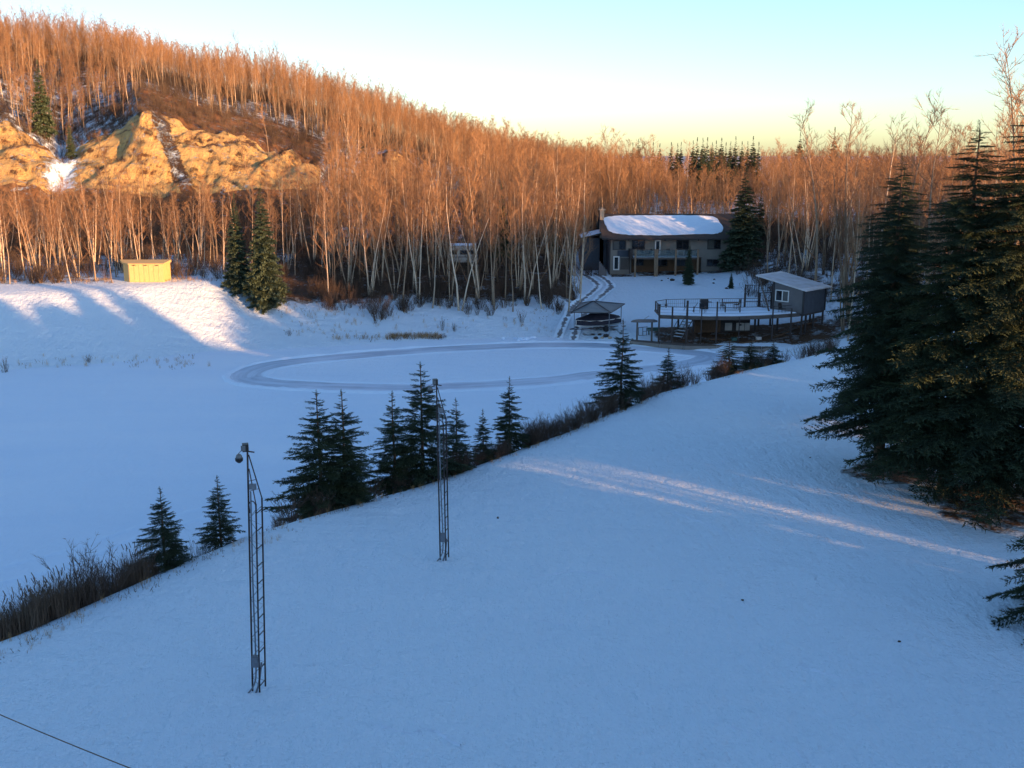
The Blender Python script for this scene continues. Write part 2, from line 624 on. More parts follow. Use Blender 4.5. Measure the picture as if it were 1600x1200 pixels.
xs = axis([(-4000, 0), (-1200, 700), (-400, 100), (-160, 6), (-105, 1.0), (-45, .6), (45, .45), (90, 1.0), (200, 5), (600, 60), (4000, 850)])
ys = axis([(-3000, 0), (-300, 600), (-60, 20), (10, 3), (90, .5), (150, .7), (168, .8), (204, .5), (290, 1.6), (450, 8), (1200, 90), (5000, 950)])
X, Y = np.meshgrid(xs, ys)
Z = terrain(X, Y)
Uu = X / (np.maximum(Y, 20) * .976 + 3.3)
dC = sdist(X, Y, CREST); dS = sdist(X, Y, SHORE)
cover = np.ones_like(X)
brown = np.zeros_like(X); rock = np.zeros_like(X)
# forest floors: broken snow
landfar = (dS > 0) & (Y > 70)
mid = landfar & (X > -30) & (X < 8)
cover = np.where(mid, 1 - .52 * sstep(6, 16, dS) - .08, cover)
left = landfar & (X <= -30)
cover = np.where(left, 1 - .45 * sstep(17, 22, dS), cover)
yardm = landfar & (X >= 8) & (X < 31)
cover = np.where(yardm, 1 - .5 * sstep(46, 54, dS), cover)
eastm = landfar & (X >= 31)
cover = np.where(eastm, .70 - .17 * sstep(8, 20, dS), cover)
hz = sstep(150, 160, Y)
cover = cover * (1 - hz) + .50 * hz
wc = 1 - sstep((480 - 800) / 1600, (530 - 800) / 1600, Uu)
fac = wc * sstep(170, 178, Y) * (1 - sstep(196, 200, Y + 4 * fbm(X * .2, Y * .2, 2)))
rock = np.where(fac > .5, .85, 0.0)
rock = np.maximum(rock, np.exp(-((Uu + .112) / .026) ** 2) * sstep(198, 203, Y) * (1 - sstep(214, 222, Y)) * .8)
capz = wc * sstep(196, 199, Y) * (1 - sstep(222, 232, Y)) * sstep((215 - 800) / 1600, (240 - 800) / 1600, Uu)
brown = capz * 1.0
cover = cover * (1 - capz) + .40 * capz
leftcap = wc * sstep(196, 199, Y) * (1 - sstep((215 - 800) / 1600, (240 - 800) / 1600, Uu)) * (1 - sstep(222, 232, Y))
cover = cover * (1 - leftcap) + .50 * leftcap
cover = np.where(rock > .3, .385, cover)
gully = np.exp(-((Uu - (112 - 800) / 1600 - .00035 * (Y - 190)) / .0135) ** 2) * sstep(160, 172, Y) * (1 - sstep(206, 216, Y))
cover = cover + gully * .22 * (.3 + 1.5 * vnoise(X * .3, Y * .3))
gully2 = .7 * np.exp(-((Uu - (262 - 800) / 1600 + .0012 * (Y - 194)) / .006) ** 2) * sstep(166, 172, Y) * (1 - sstep(196, 200, Y))
rock = rock * (1 - gully2); cover = cover + .12 * gully2
foot = sstep(140, 148, Y) * (1 - sstep(172, 180, Y)) * wc * (X < -20)
brown = np.maximum(brown, foot); cover = cover * (1 - foot) + .40 * foot
cover = np.where(dC > 1.0, np.where(dS < 0, .62, cover), cover)          # lake-side bank of the lawn
s_ = -.76 * X + .65 * Y
cover = np.where((Y > 330), .5, cover)
under = sstep(13.5, 15.5, X) * (1 - sstep(32, 34, X)) * sstep(99.5, 101.5, Y + .3 * fbm(X, Y, 2)) * (1 - sstep(108.0, 109.5, Y))
under = np.maximum(under, sstep(26, 28, X) * (1 - sstep(36, 38, X)) * sstep(98.5, 100.5, Y) * (1 - sstep(106, 108, Y)) * .8)
under = np.maximum(under, sstep(6.2, 7.4, X) * (1 - sstep(11, 12.5, X)) * sstep(105, 106, Y) * (1 - sstep(110, 111.5, Y)) * .75)
under = np.maximum(under, sstep(12.5, 13.5, X) * (1 - sstep(30, 31.5, X)) * sstep(136.5, 137.5, Y) * (1 - sstep(144, 146, Y)) * .9)
cover = cover * (1 - under) + .40 * under
# thin ground under the big spruces on the right
for (bx, by, br) in ((16.6, 43.2, 2.6), (19.5, 38.8, 4.2), (22.5, 38, 4.5), (17.8, 29, 2.0)):
    dd = np.sqrt((X - bx) ** 2 + (Y - by) ** 2) + 1.4 * fbm(X * .9, Y * .9, 3)
    cover = np.minimum(cover, .44 + .6 * sstep(br * .55, br * 1.15, dd))
Z += np.where(Y < 100, .035, 0) * fbm(X * .8, Y * .45, 3) * 2
ny, nx = X.shape
idx = np.arange(nx * ny).reshape(ny, nx)
F = np.stack([idx[:-1, :-1], idx[:-1, 1:], idx[1:, 1:], idx[1:, :-1]], -1).reshape(-1, 4)
me = np_mesh('terrain', np.stack([X, Y, Z], -1).reshape(-1, 3), F, [M['ground']], smooth=True)
for nm, arr in (('cover', cover), ('rock', rock), ('brown', brown)):
    a = me.attributes.new(nm, 'FLOAT', 'POINT'); a.data.foreach_set('value', arr.astype(np.float32).ravel())
tag(link('terrain', me), kind='structure')

# lake sheet
g = G()
g.v = [(-700, -60, 0), (60, -60, 0), (60, 115, 0), (-700, 115, 0)]; g.face(0, 1, 2, 3)
tag(g.build('frozen_lake', M['lake']), kind='structure')


def catmull(pts, closed=False, n=10):
    P = [np.array(p, float) for p in pts]; out = []
    N = len(P)
    rng_ = range(N) if closed else range(N - 1)
    for i in rng_:
        if closed: p0, p1, p2, p3 = P[(i - 1) % N], P[i], P[(i + 1) % N], P[(i + 2) % N]
        else: p0, p1, p2, p3 = P[max(i - 1, 0)], P[i], P[i + 1], P[min(i + 2, N - 1)]
        for k in range(n):
            t = k / n
            out.append(.5 * ((2 * p1) + (-p0 + p2) * t + (2 * p0 - 5 * p1 + 4 * p2 - p3) * t * t + (-p0 + 3 * p1 - 3 * p2 + p3) * t ** 3))
    if not closed: out.append(P[-1])
    return np.array(out)


def ribbon(name, pts, width, mat, zoff, closed=False, drape=False, cross=4, jag=.15, kind='structure'):
    C = catmull(pts, closed)
    T = np.roll(C, -1, 0) - np.roll(C, 1, 0) if closed else np.gradient(C, axis=0)
    T /= np.linalg.norm(T, axis=1)[:, None]
    Nn = np.stack([-T[:, 1], T[:, 0]], 1)
    L = np.concatenate([[0], np.cumsum(np.linalg.norm(np.diff(C, axis=0), axis=1))])
    V = []; A = []
    wd = np.interp(np.linspace(0, 1, len(C)), np.linspace(0, 1, len(width)), width) if hasattr(width, '__len__') else np.full(len(C), width)
    wd = wd * (1 + jag * fbm(L * .3, L * 0 + 3, 3) * 2)
    for j in range(cross + 1):
        s = -1 + 2 * j / cross
        Q = C + Nn * (wd * .5 * s)[:, None]
        z = terrain(Q[:, 0], Q[:, 1]) + zoff if drape else np.full(len(C), zoff)
        V.append(np.column_stack([Q, z])); A.append(np.column_stack([L, np.full(len(C), s), np.zeros(len(C))]))
    n = len(C); V = np.array(V).reshape(-1, 3); A = np.array(A).reshape(-1, 3)
    F = []
    m = n if closed else n - 1
    for j in range(cross):
        for i in range(m):
            i2 = (i + 1) % n
            F.append((j * n + i2, j * n + i, (j + 1) * n + i, (j + 1) * n + i2))
    me = np_mesh(name, V, F, [mat])
    a = me.attributes.new('along', 'FLOAT_VECTOR', 'POINT'); a.data.foreach_set('vector', A.astype(np.float32).ravel())
    return tag(link(name, me), kind=kind)


ring_px = [(386, 590), (400, 577), (450, 566), (560, 555), (700, 545), (850, 539), (960, 541), (1060, 549), (1110, 556), (1090, 566), (1010, 577),
           (930, 586), (830, 597), (700, 604), (600, 606), (500, 603), (420, 598)]
ribbon('ice_track', [tuple(at_z(a, b, 0))[:2] for a, b in ring_px], 3.2, M['ice'], .006, closed=True, cross=8, jag=.25)
# ploughed snow along the inner and outer edge of the track
def windrow(name, pts, closed, side, w=.38, h=.15):
    C = catmull(pts, closed)
    T = np.roll(C, -1, 0) - np.roll(C, 1, 0)
    if not closed: T = np.gradient(C, axis=0)
    T /= np.linalg.norm(T, axis=1)[:, None]
    Nn = np.stack([-T[:, 1], T[:, 0]], 1)
    C = C + Nn * side
    n = len(C); V = []
    for i in range(n):
        hh = h * (.6 + random.random() * .9); ww = w * (.7 + .6 * random.random())
        for k, (o, z) in enumerate(((-1, -.02), (-.4, .8), (.3, 1), (1, -.02))):
            q = C[i] + Nn[i] * o * ww
            V.append((q[0], q[1], z * hh))
    F = []
    for i in range(n if closed else n - 1):
        j = (i + 1) % n
        for k in range(3):
            F.append((i * 4 + k, i * 4 + k + 1, j * 4 + k + 1, j * 4 + k))
    return tag(link(name, np_mesh(name, V, F, [M['snow']], smooth=True)), kind='structure')
rp = [tuple(at_z(a, b, 0))[:2] for a, b in ring_px]
windrow('snow_ridge', rp, True, 1.75); windrow('snow_ridge', rp, True, -1.75, .3, .07)
# faint old tracks over the snow on the lake's left part
for pts in (((-20, 892), (120, 855), (250, 812), (330, 790)), ((-20, 915), (100, 885), (210, 842), (330, 805))):
    windrow('faint_track', [tuple(at_z(a, b, 0))[:2] for a, b in pts], False, 0, .22, .035)
# drive from the house down to the lake: two ruts
drive = [(880, 536), (893, 506), (915, 476), (934, 459), (944, 449), (941, 442), (930, 434), (918, 428)]
dr = [tuple(hit(a, b, 95))[:2] for a, b in drive]
cc = catmull(dr)
tt = np.gradient(cc, axis=0); tt /= np.linalg.norm(tt, axis=1)[:, None]
for sd in (-.85, .85):
    q = cc[::5] + np.stack([-tt[::5, 1], tt[::5, 0]], 1) * sd
    ribbon('wheel_track', [tuple(p) for p in q], 1.15, M['rut'], .07, drape=True, cross=4, jag=.3)


# ------------------------------------------------------------------ bare trees
def rot_about(v, ax, ang):
    return Quaternion(ax, ang) @ v


def bare_tree(seed, H=12.0, kind='aspen', stems=1, r0=.12, crown=.42, prim=20, sec=6, twigs=5, spread=.22, leaf_r=.0072):
    """returns (trunk G, crown G) for a leafless tree of height H standing at the origin"""
    rd = random.Random(seed)
    T = G(); C = G()
    for sidx in range(stems):
        az = rd.random() * 6.28
        lean = (rd.uniform(.02, .09) if stems == 1 else rd.uniform(.08, .2))
        h = H * (1 if sidx == 0 else rd.uniform(.7, .95))
        d = Vector((math.cos(az) * lean, math.sin(az) * lean, 1)).normalized()
        p = Vector((math.cos(az), math.sin(az), 0)) * (.0 if stems == 1 else .15)
        p.z = -.3
        n = 9
        pts = [p.copy()]; rad = [r0 * 1.15]
        for i in range(n):
            d = (d + Vector((rd.gauss(0, .035), rd.gauss(0, .035), .02))).normalized()
            p = p + d * (h + .3) / n
            pts.append(p.copy()); rad.append(r0 * (1 - .93 * ((i + 1) / n) ** .85) * (1 if sidx == 0 else .8))
        T.tube(pts, rad, 6)
        def on(t):
            f = t * n; i = min(int(f), n - 1); return pts[i].lerp(pts[i + 1], f - i), rad[i] + (rad[i + 1] - rad[i]) * (f - i)
        np_ = int(prim / (stems ** .6))
        for k in range(np_):
            t = crown + (1 - crown) * ((k + rd.random()) / np_) ** .9
            if k == 0: t = crown * .7
            b, br = on(min(t, .985))
            a = rd.random() * 6.28
            el = rd.uniform(.72, 1.18)
            L = h * spread * (1.15 - .75 * (t - crown) / (1 - crown)) * rd.uniform(.6, 1.15)
            dr_ = Vector((math.cos(a) * math.cos(el), math.sin(a) * math.cos(el), math.sin(el)))
            q = b.copy(); bp = [q.copy()]
            for i in range(3):
                dr_ = (dr_ + Vector((rd.gauss(0, .09), rd.gauss(0, .09), .12))).normalized()
                q = q + dr_ * L / 3; bp.append(q.copy())
            rb = min(br * .55, .045) + .006
            C.tube(bp, [rb, rb * .7, rb * .45, .006], 4, False)
            for j in range(sec):
                f = rd.uniform(.25, 1.0) * 3; i = min(int(f), 2)
                s0 = bp[i].lerp(bp[i + 1], f - i)
                sd_ = (dr_ + Vector((rd.gauss(0, .6), rd.gauss(0, .6), rd.gauss(.15, .35)))).normalized()
                sl = L * rd.uniform(.28, .55)
                s1 = s0 + sd_ * sl * .55
                sd2 = (sd_ + Vector((rd.gauss(0, .2), rd.gauss(0, .2), .22))).normalized()
                s2 = s1 + sd2 * sl * .45
                C.tube([s0, s1, s2], [leaf_r * 1.5, leaf_r, leaf_r * .5], 3, False)
                for w in range(twigs):
                    ft = rd.uniform(.25, 1)
                    w0 = s0.lerp(s1, ft * 1.4) if ft < .7 else s1.lerp(s2, (ft - .7) / .3)
                    wd_ = (sd2 + Vector((rd.gauss(0, .55), rd.gauss(0, .55), rd.gauss(.12, .4)))).normalized()
                    C.spike(w0, w0 + wd_ * rd.uniform(.25, .6) * (.5 + sl * .4), leaf_r * .85)
        # a short fringe of twigs on the leader
        for k in range(12):
            b, br = on(rd.uniform(.86, 1.0))
            a = rd.random() * 6.28
            C.spike(b, b + Vector((math.cos(a) * .4, math.sin(a) * .4, rd.uniform(.4, .9))) * .7, leaf_r)
    return T, C


def shrub(seed, H=2.0, stems=16, spread=.9, r=.014):
    rd = random.Random(seed); g = G()
    for k in range(stems):
        a = rd.random() * 6.28
        o = rd.random() ** .5 * spread * .35
        p = Vector((math.cos(a) * o, math.sin(a) * o, -.15))
        d = Vector((math.cos(a) * rd.uniform(.1, .8) * spread, math.sin(a) * rd.uniform(.1, .8) * spread, 1.1)).normalized()
        L = H * rd.uniform(.6, 1.05)
        pts = [p.copy()]
        for i in range(4):
            d = (d + Vector((rd.gauss(0, .12), rd.gauss(0, .12), .05))).normalized()
            p = p + d * L / 4; pts.append(p.copy())
        g.tube(pts, [r * 1.3, r * 1.1, r * .9, r * .6, r * .25], 3, False)
        for j in range(9):
            f = rd.uniform(.8, 4); i = min(int(f), 3)
            s0 = pts[i].lerp(pts[i + 1], f - i)
            sd_ = (d + Vector((rd.gauss(0, .5), rd.gauss(0, .5), rd.gauss(.1, .3)))).normalized()
            s1 = s0 + sd_ * L * rd.uniform(.12, .34)
            g.spike(s0, s1, r * .6)
            for w in range(3):
                w0 = s0.lerp(s1, rd.uniform(.3, .9))
                wd_ = (sd_ + Vector((rd.gauss(0, .5), rd.gauss(0, .5), rd.gauss(.1, .4)))).normalized()
                g.spike(w0, w0 + wd_ * L * rd.uniform(.06, .16), r * .4)
    return g


# meshes of the bare trees: (trunk mesh, crown mesh, joined mesh, nominal height)
BARE = []
specs = [('aspen', 1, .085, .45, 24, .15), ('aspen', 1, .10, .38, 24, .20), ('birch', 1, .085, .42, 22, .18), ('birch', 1, .075, .35, 22, .20),
         ('birch', 3, .09, .36, 30, .20), ('aspen', 2, .11, .40, 28, .22), ('aspen', 1, .08, .55, 18, .15), ('birch', 2, .10, .40, 26, .20)]
for i, (kd, st, r0, cr, pr, spd) in enumerate(specs):
    T, C = bare_tree(100 + i, 12.0, kd, st, r0, cr, pr, 6, 6, spd)
    tm = T.mesh('bare_tree_trunk', M[kd], True); cm = C.mesh('bare_tree_crown', M['twig'])
    J = G(); J.v = T.v + C.v
    J.f = T.f + [tuple(i_ + len(T.v) for i_ in f) for f in C.f]; J.mi = [0] * len(T.f) + [1] * len(C.f)
    jm = J.mesh('bare_tree_whole', [M[kd], M['twig']])
    BARE.append((tm, cm, jm, kd, st))
SHRUBS = [shrub(300 + i, 2.0, 18, (.8, 1.0, .6)[i % 3]).mesh('shrub', M['shrubtwig']) for i in range(4)]


# ------------------------------------------------------------------ spruces
def bough(seed, ntw=13, stations=9, per=3, nl=.045, nw=.010, droop=.25, tw=.34):
    """unit-length bough along +x as triangles (numpy N,3,3)"""
    r = np.random.default_rng(seed); tris = []
    def spine(t): return np.array([t, 0.0, -droop * t * t * 1.0 + .22 * max(t - .55, 0) ** 1.5])
    def needles(p0, p1, st, n_l, n_w):
        d = p1 - p0; L = np.linalg.norm(d); d = d / L
        a = np.cross(d, [0, 0, 1.0]); a /= np.linalg.norm(a) + 1e-9; b = np.cross(d, a)
        for k in range(st):
            c = p0 + d * L * (k + r.random()) / st
            ph0 = r.random() * 6.28
            for q in range(per):
                ph = ph0 + q * 6.283 / per
                o = a * math.cos(ph) + b * math.sin(ph)
                tip = c + (d * .75 + o * .75) * n_l * r.uniform(.8, 1.25)
                sd = np.cross(d, o) * n_w
                tris.append((c - sd, c + sd, tip))
        tris.append((p0 - b * n_w * .6, p0 + b * n_w * .6, p1))
    for i in range(ntw):
        t = .12 + .86 * (i + .5 * r.random()) / ntw
        for sgn in (-1, 1):
            p = spine(t)
            l = tw * (1.05 - .8 * t) * r.uniform(.7, 1.15) * min(1, .35 + t * 2.5)
            an = R(r.uniform(42, 64))
            dirn = np.array([math.cos(an), sgn * math.sin(an), -r.uniform(.05, .55)])
            q = p + dirn / np.linalg.norm(dirn) * l
            needles(p, q, max(3, int(stations * l / tw + 1)), nl, nw)
            if l > .15 * 1.0 and r.random() < .8:
                m_ = p + (q - p) * .45
                d2 = np.array([dirn[0] * .9 + .4, dirn[1] * .35, -r.uniform(.1, .5)])
                needles(m_, m_ + d2 / np.linalg.norm(d2) * l * .5, max(3, int(stations * .4)), nl, nw)
    for i in range(6):
        needles(spine(.3 + .7 * i / 6), spine(.3 + .7 * (i + 1) / 6), 4, nl * 1.05, nw)
    # the woody stem
    for i in range(5):
        a, b = spine(i / 5), spine((i + 1) / 5)
        w = .010 * (1 - i / 6)
        tris.append((a + [0, w, 0], a - [0, w, 0], b)); tris.append((a + [0, 0, w], a - [0, 0, w], b))
    return np.array(tris)


def spruce(seed, H=13.0, Rb=2.9, whorl=.34, per=7, base=.10, tpl=None, shape=.85, trunk_r=.2, gap=.0, ragged=.25, top_up=.5, fill=2):
    """returns trunk G and crown mesh"""
    r = np.random.default_rng(seed)
    tris = []
    z = H * base
    lastaz = 0
    while z < H * .985:
        t = (z / H - base) / (1 - base)
        Lr = Rb * (1 - t) ** shape * (1 if t > .08 else .75 + .25 * t / .08)
        n = per if t < .8 else max(4, per - 2)
        lastaz += r.random()
        for k in range(n):
            if r.random() < gap: continue
            az = lastaz + 6.283 * (k + r.uniform(-.3, .3)) / n
            L = max(Lr * r.uniform(1 - ragged, 1 + ragged * .6), .12)
            el = -.16 + top_up * max(0, t - .25) ** 1.2 + r.normal(0, .07)
            b = tpl[r.integers(len(tpl))] * L
            if r.random() < .5: b = b * [1, -1, 1]
            roll = r.normal(0, .3)
            cr_, sr_ = math.cos(roll), math.sin(roll)
            y2 = b[..., 1] * cr_ - b[..., 2] * sr_; z2 = b[..., 1] * sr_ + b[..., 2] * cr_
            ca, sa = math.cos(el), math.sin(el)
            x3 = b[..., 0] * ca - z2 * sa; z3 = b[..., 0] * sa + z2 * ca
            cz, sz = math.cos(az), math.sin(az)
            tris.append(np.stack([x3 * cz - y2 * sz, x3 * sz + y2 * cz, z3 + z + r.uniform(-.5, .5) * whorl], -1))
        z += whorl * (1 - .45 * t) * r.uniform(.8, 1.2)
    # leader
    b = tpl[0] * (H * .07)
    tris.append(np.stack([b[..., 1] * .5, -b[..., 2] * .5, b[..., 0] + H * .945], -1))
    tris = np.concatenate(tris).reshape(-1, 3)
    F = np.arange(len(tris)).reshape(-1, 3)
    T = G()
    T.tube([(0, 0, -.4), (0, 0, H * .02), (.02, .03, H * .35), (0, -.02, H * .7), (0, 0, H * .99)],
           [trunk_r * 1.25, trunk_r, trunk_r * .72, trunk_r * .36, .012], 8)
    return T, tris, F


big_tpl = [bough(i, 17, 12, 3, .036, .0072, .24, .36) for i in range(3)]
mid_tpl = [bough(10 + i, 11, 7, 3, .07, .013, .12, .40) for i in range(3)]
far_tpl = [bough(20 + i, 6, 3, 3, .13, .035, .22, .42) for i in range(2)]
tiny_tpl = [bough(30 + i, 3, 1, 3, .22, .08, .2, .45) for i in range(2)]


def spruce_meshes(name, mat, *a, **k):
    T, V, F = spruce(*a, **k)
    return T.mesh(name + '_trunk', M['conbark'], True), np_mesh(name + '_crown', V, F, [mat]), T, V, F


BIG = [spruce_meshes('big', M['needle'], 1, 13.5, 3.0, .30, 8, .155, big_tpl, .68, .21, .08, .48),
       spruce_meshes('big', M['needle'], 2, 14.5, 3.1, .31, 9, .085, big_tpl, .66, .24, .05, .45),
       spruce_meshes('big', M['needle'], 3, 6.4, 3.1, .33, 7, .06, big_tpl, .8, .12, .10, .35)]
MID = [spruce_meshes('mid', M['needle'], 11 + i, 5.0, (1.35, 1.15, 1.5)[i], .22, 6, .03, mid_tpl, (.9, .8, .85)[i], .06, .10, .42, top_up=.9) for i in range(3)]
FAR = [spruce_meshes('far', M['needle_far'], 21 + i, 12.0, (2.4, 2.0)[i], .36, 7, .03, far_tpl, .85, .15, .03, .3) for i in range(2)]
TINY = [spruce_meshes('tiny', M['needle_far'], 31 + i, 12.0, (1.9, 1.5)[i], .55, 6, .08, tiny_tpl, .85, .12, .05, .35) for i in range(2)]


def place_spruce(kind, vi, x, y, top, label, group=None, hn=None, z=None, wid=1.0, name='spruce_tree', rz=None):
    fam = {'big': (BIG, (13.5, 14.5, 6.4)), 'mid': (MID, (5, 5, 5)), 'far': (FAR, (12, 12)), 'tiny': (TINY, (12, 12))}[kind]
    tm, cm = fam[0][vi][0], fam[0][vi][1]
    if z is None: z = tz(x, y)
    s = (top - z) / fam[1][vi] if hn is None else hn / fam[1][vi]
    o = thing(name, (x, y, z), label, 'tree', rng.random() * 6.28 if rz is None else rz, group)
    o.scale = (s * wid, s * wid, s)
    link('trunk', tm, o); link('crown', cm, o)
    return o


def place_bare(vi, x, y, H, label, group, name='bare_tree', z=None, tilt=.045):
    tm, cm = BARE[vi][0], BARE[vi][1]
    o = thing(name, (x, y, tz(x, y) if z is None else z), label, 'tree', random.random() * 6.28, group)
    o.rotation_euler.x = random.gauss(0, tilt); o.rotation_euler.y = random.gauss(0, tilt)
    s = H / 12.0
    o.scale = (s * 1.05, s * 1.05, s)
    link('trunk', tm, o); link('crown', cm, o)
    return o


# ------------------------------------------------------------------ instanced masses (stuff)
def scatter(name, meshes, pts, scl, idx, label=None, cat=None):
    """one object: geometry nodes put a tree or tuft on every point"""
    col = bpy.data.collections.new(name + '_kinds')
    for i, m_ in enumerate(meshes):
        col.objects.link(bpy.data.objects.new('%02d_%s' % (i, name), m_))
    me = bpy.data.meshes.new(name)
    n = len(pts)
    me.vertices.add(n); me.vertices.foreach_set('co', np.asarray(pts, np.float32).ravel())
    for nm, ty, key, arr in (('scl', 'FLOAT_VECTOR', 'vector', np.asarray(scl, np.float32).ravel()), ('rot', 'FLOAT_VECTOR', 'vector', np.column_stack([rng.normal(0, .045, n), rng.normal(0, .045, n), rng.random(n) * 6.283]).astype(np.float32).ravel()),
                             ('idx', 'INT', 'value', np.asarray(idx, np.int32))):
        a = me.attributes.new(nm, ty, 'POINT'); a.data.foreach_set(key, arr)
    o = link(name, me)
    ng = bpy.data.node_groups.new(name, 'GeometryNodeTree')
    ng.interface.new_socket('Geometry', in_out='INPUT', socket_type='NodeSocketGeometry')
    ng.interface.new_socket('Geometry', in_out='OUTPUT', socket_type='NodeSocketGeometry')
    gi = ng.nodes.new('NodeGroupInput'); go = ng.nodes.new('NodeGroupOutput')
    iop = ng.nodes.new('GeometryNodeInstanceOnPoints')
    ci = ng.nodes.new('GeometryNodeCollectionInfo'); ci.inputs['Collection'].default_value = col
    ci.inputs['Separate Children'].default_value = True; ci.inputs['Reset Children'].default_value = True
    def na(nm, ty):
        q = ng.nodes.new('GeometryNodeInputNamedAttribute'); q.data_type = ty; q.inputs[0].default_value = nm
        return [s for s in q.outputs if s.enabled][0]
    L = ng.links.new
    L(gi.outputs[0], iop.inputs['Points']); L(ci.outputs[0], iop.inputs['Instance'])
    iop.inputs['Pick Instance'].default_value = True
    L(na('idx', 'INT'), iop.inputs['Instance Index'])
    L(na('rot', 'FLOAT_VECTOR'), iop.inputs['Rotation']); L(na('scl', 'FLOAT_VECTOR'), iop.inputs['Scale'])
    L(iop.outputs[0], go.inputs[0])
    md = o.modifiers.new('scatter', 'NODES'); md.node_group = ng
    return tag(o, label, cat, kind='stuff')


def joined(fam):
    out = []
    for tm, cm, T, V, F in fam:
        v = np.concatenate([np.array(T.v), V]) if len(T.v) else V
        tf = []
        for f in T.f:
            for k in range(1, len(f) - 1): tf.append((f[0], f[k], f[k + 1]))
        Fa = np.concatenate([np.array(tf), F + len(T.v)])
        out.append(np_mesh('whole', v, Fa, [M['conbark'], M['needle']], mi=[0] * len(tf) + [1] * len(F)))
    return out


FARJ = joined(FAR); TINYJ = joined(TINY)


# ================================================================== TREES ON THE RIGHT OF THE LAWN
def base_at(px, py):
    return at_z(px, py, LAWN)


p = hit(1371, 741, 12); place_spruce('big', 0, p.x, p.y, at_y(1397, 246, p.y).z, 'tall spruce with a bare lit trunk foot, leftmost big one', 'big spruces on the right of the lawn', z=p.z, wid=1.14, rz=.4)
p = hit(1476, 772, 12); place_spruce('big', 1, p.x, p.y, at_y(1515, 196, p.y).z, 'tall dark spruce in the middle of the big cluster on the right', 'big spruces on the right of the lawn', z=p.z, wid=1.3, rz=2.0)
p = hit(1556, 790, 12); place_spruce('big', 1, p.x, p.y, at_y(1592, 160, p.y).z, 'tallest spruce at the right edge of the photo, sunlit golden green', 'big spruces on the right of the lawn', z=p.z, wid=1.42, rz=4.1)
p = at_y(1448, 700, 50); place_spruce('big', 0, 19.0, 50.5, at_y(1446, 262, 50.5).z, 'shorter spruce standing behind and between the two left big spruces', 'big spruces on the right of the lawn', wid=.85, rz=1.0)
place_spruce('big', 2, 16.7, 28.2, 5.3 + 6.2, 'small spruce at the lower right edge, only its left boughs in the photo', 'big spruces on the right of the lawn', wid=1.0, rz=5.2)
place_spruce('far', 0, 27.5, 47, 18, 'dark spruce behind the tallest one, cut off by the right edge of the photo', 'big spruces on the right of the lawn')

# ================================================================== SMALL SPRUCES BELOW THE CREST
CPX = np.array([to_px(x, y, LAWN)[0] for x, y in CREST[2:12]])


def behind_crest(px, off):
    C = CREST[2:12]
    x = np.interp(px, CPX, C[:, 0]); y = np.interp(px, CPX, C[:, 1])
    k = min(len(C) - 2, max(0, int(np.searchsorted(CPX, px)) - 1))
    t = C[k + 1] - C[k]; t = t / np.linalg.norm(t)
    n = np.array([-t[1], t[0]])
    q = np.array([x, y]) + n * off
    # slide so that it keeps its pixel column
    y2 = q[1]; x2 = x_at(px, y2, 4.0)
    return x2, y2


bank_spruces = [(262, 762, 2.6, 0, 1.02, 'spruce at the far left of the bank, beside the reeds'),
                (348, 744, 2.6, 1, 1.05, 'slim spruce just left of the nearer lattice tower'),
                (503, 612, 3.2, 2, .98, 'spruce with long left boughs, left of the touching pair'),
                (541, 611, 2.8, 0, 1.0, 'dense spruce, right one of the touching pair right of the nearer tower'),
                (617, 613, 3.2, 1, 1.0, 'spruce immediately left of the tallest one behind the farther lattice tower'),
                (661, 568, 3.0, 2, .95, 'tallest of the bank spruces, its tip beside the top of the farther tower'),
                (714, 623, 3.0, 1, .9, 'narrow spruce immediately right of the farther lattice tower'),
                (755, 640, 3.0, 1, .95, 'smallest spruce between the farther tower and the neat conical spruce'),
                (796, 589, 3.4, 0, .82, 'neat conical spruce with even layers, alone at the right end of the middle group'),
                (970, 500, 3.8, 0, .90, 'tall bank spruce whose tip overlaps the snow in front of the canopy tent'),
                (1042, 544, 4.0, 1, .95, 'small thin spruce alone between the canopy tent spruce and the deck'),
                (1137, 531, 3.2, 1, .85, 'small spruce below the deck, leftmost of the last three on the bank'),
                (1171, 533, 3.2, 2, .62, 'small spruce below the deck, middle one of the last three on the bank'),
                (1206, 535, 3.0, 2, .72, 'small spruce below the deck, rightmost of the last three on the bank')]
for px, py, off, vi, wd, lab in bank_spruces:
    x, y = behind_crest(px, off)
    z = tz(x, y)
    place_spruce('mid', vi, x, y, at_y(px, py, y).z, lab, 'young spruces along the bank below the lawn', z=z, wid=wd * (1.55 if px < 1000 else 3.2 if px > 1100 else 2.0))

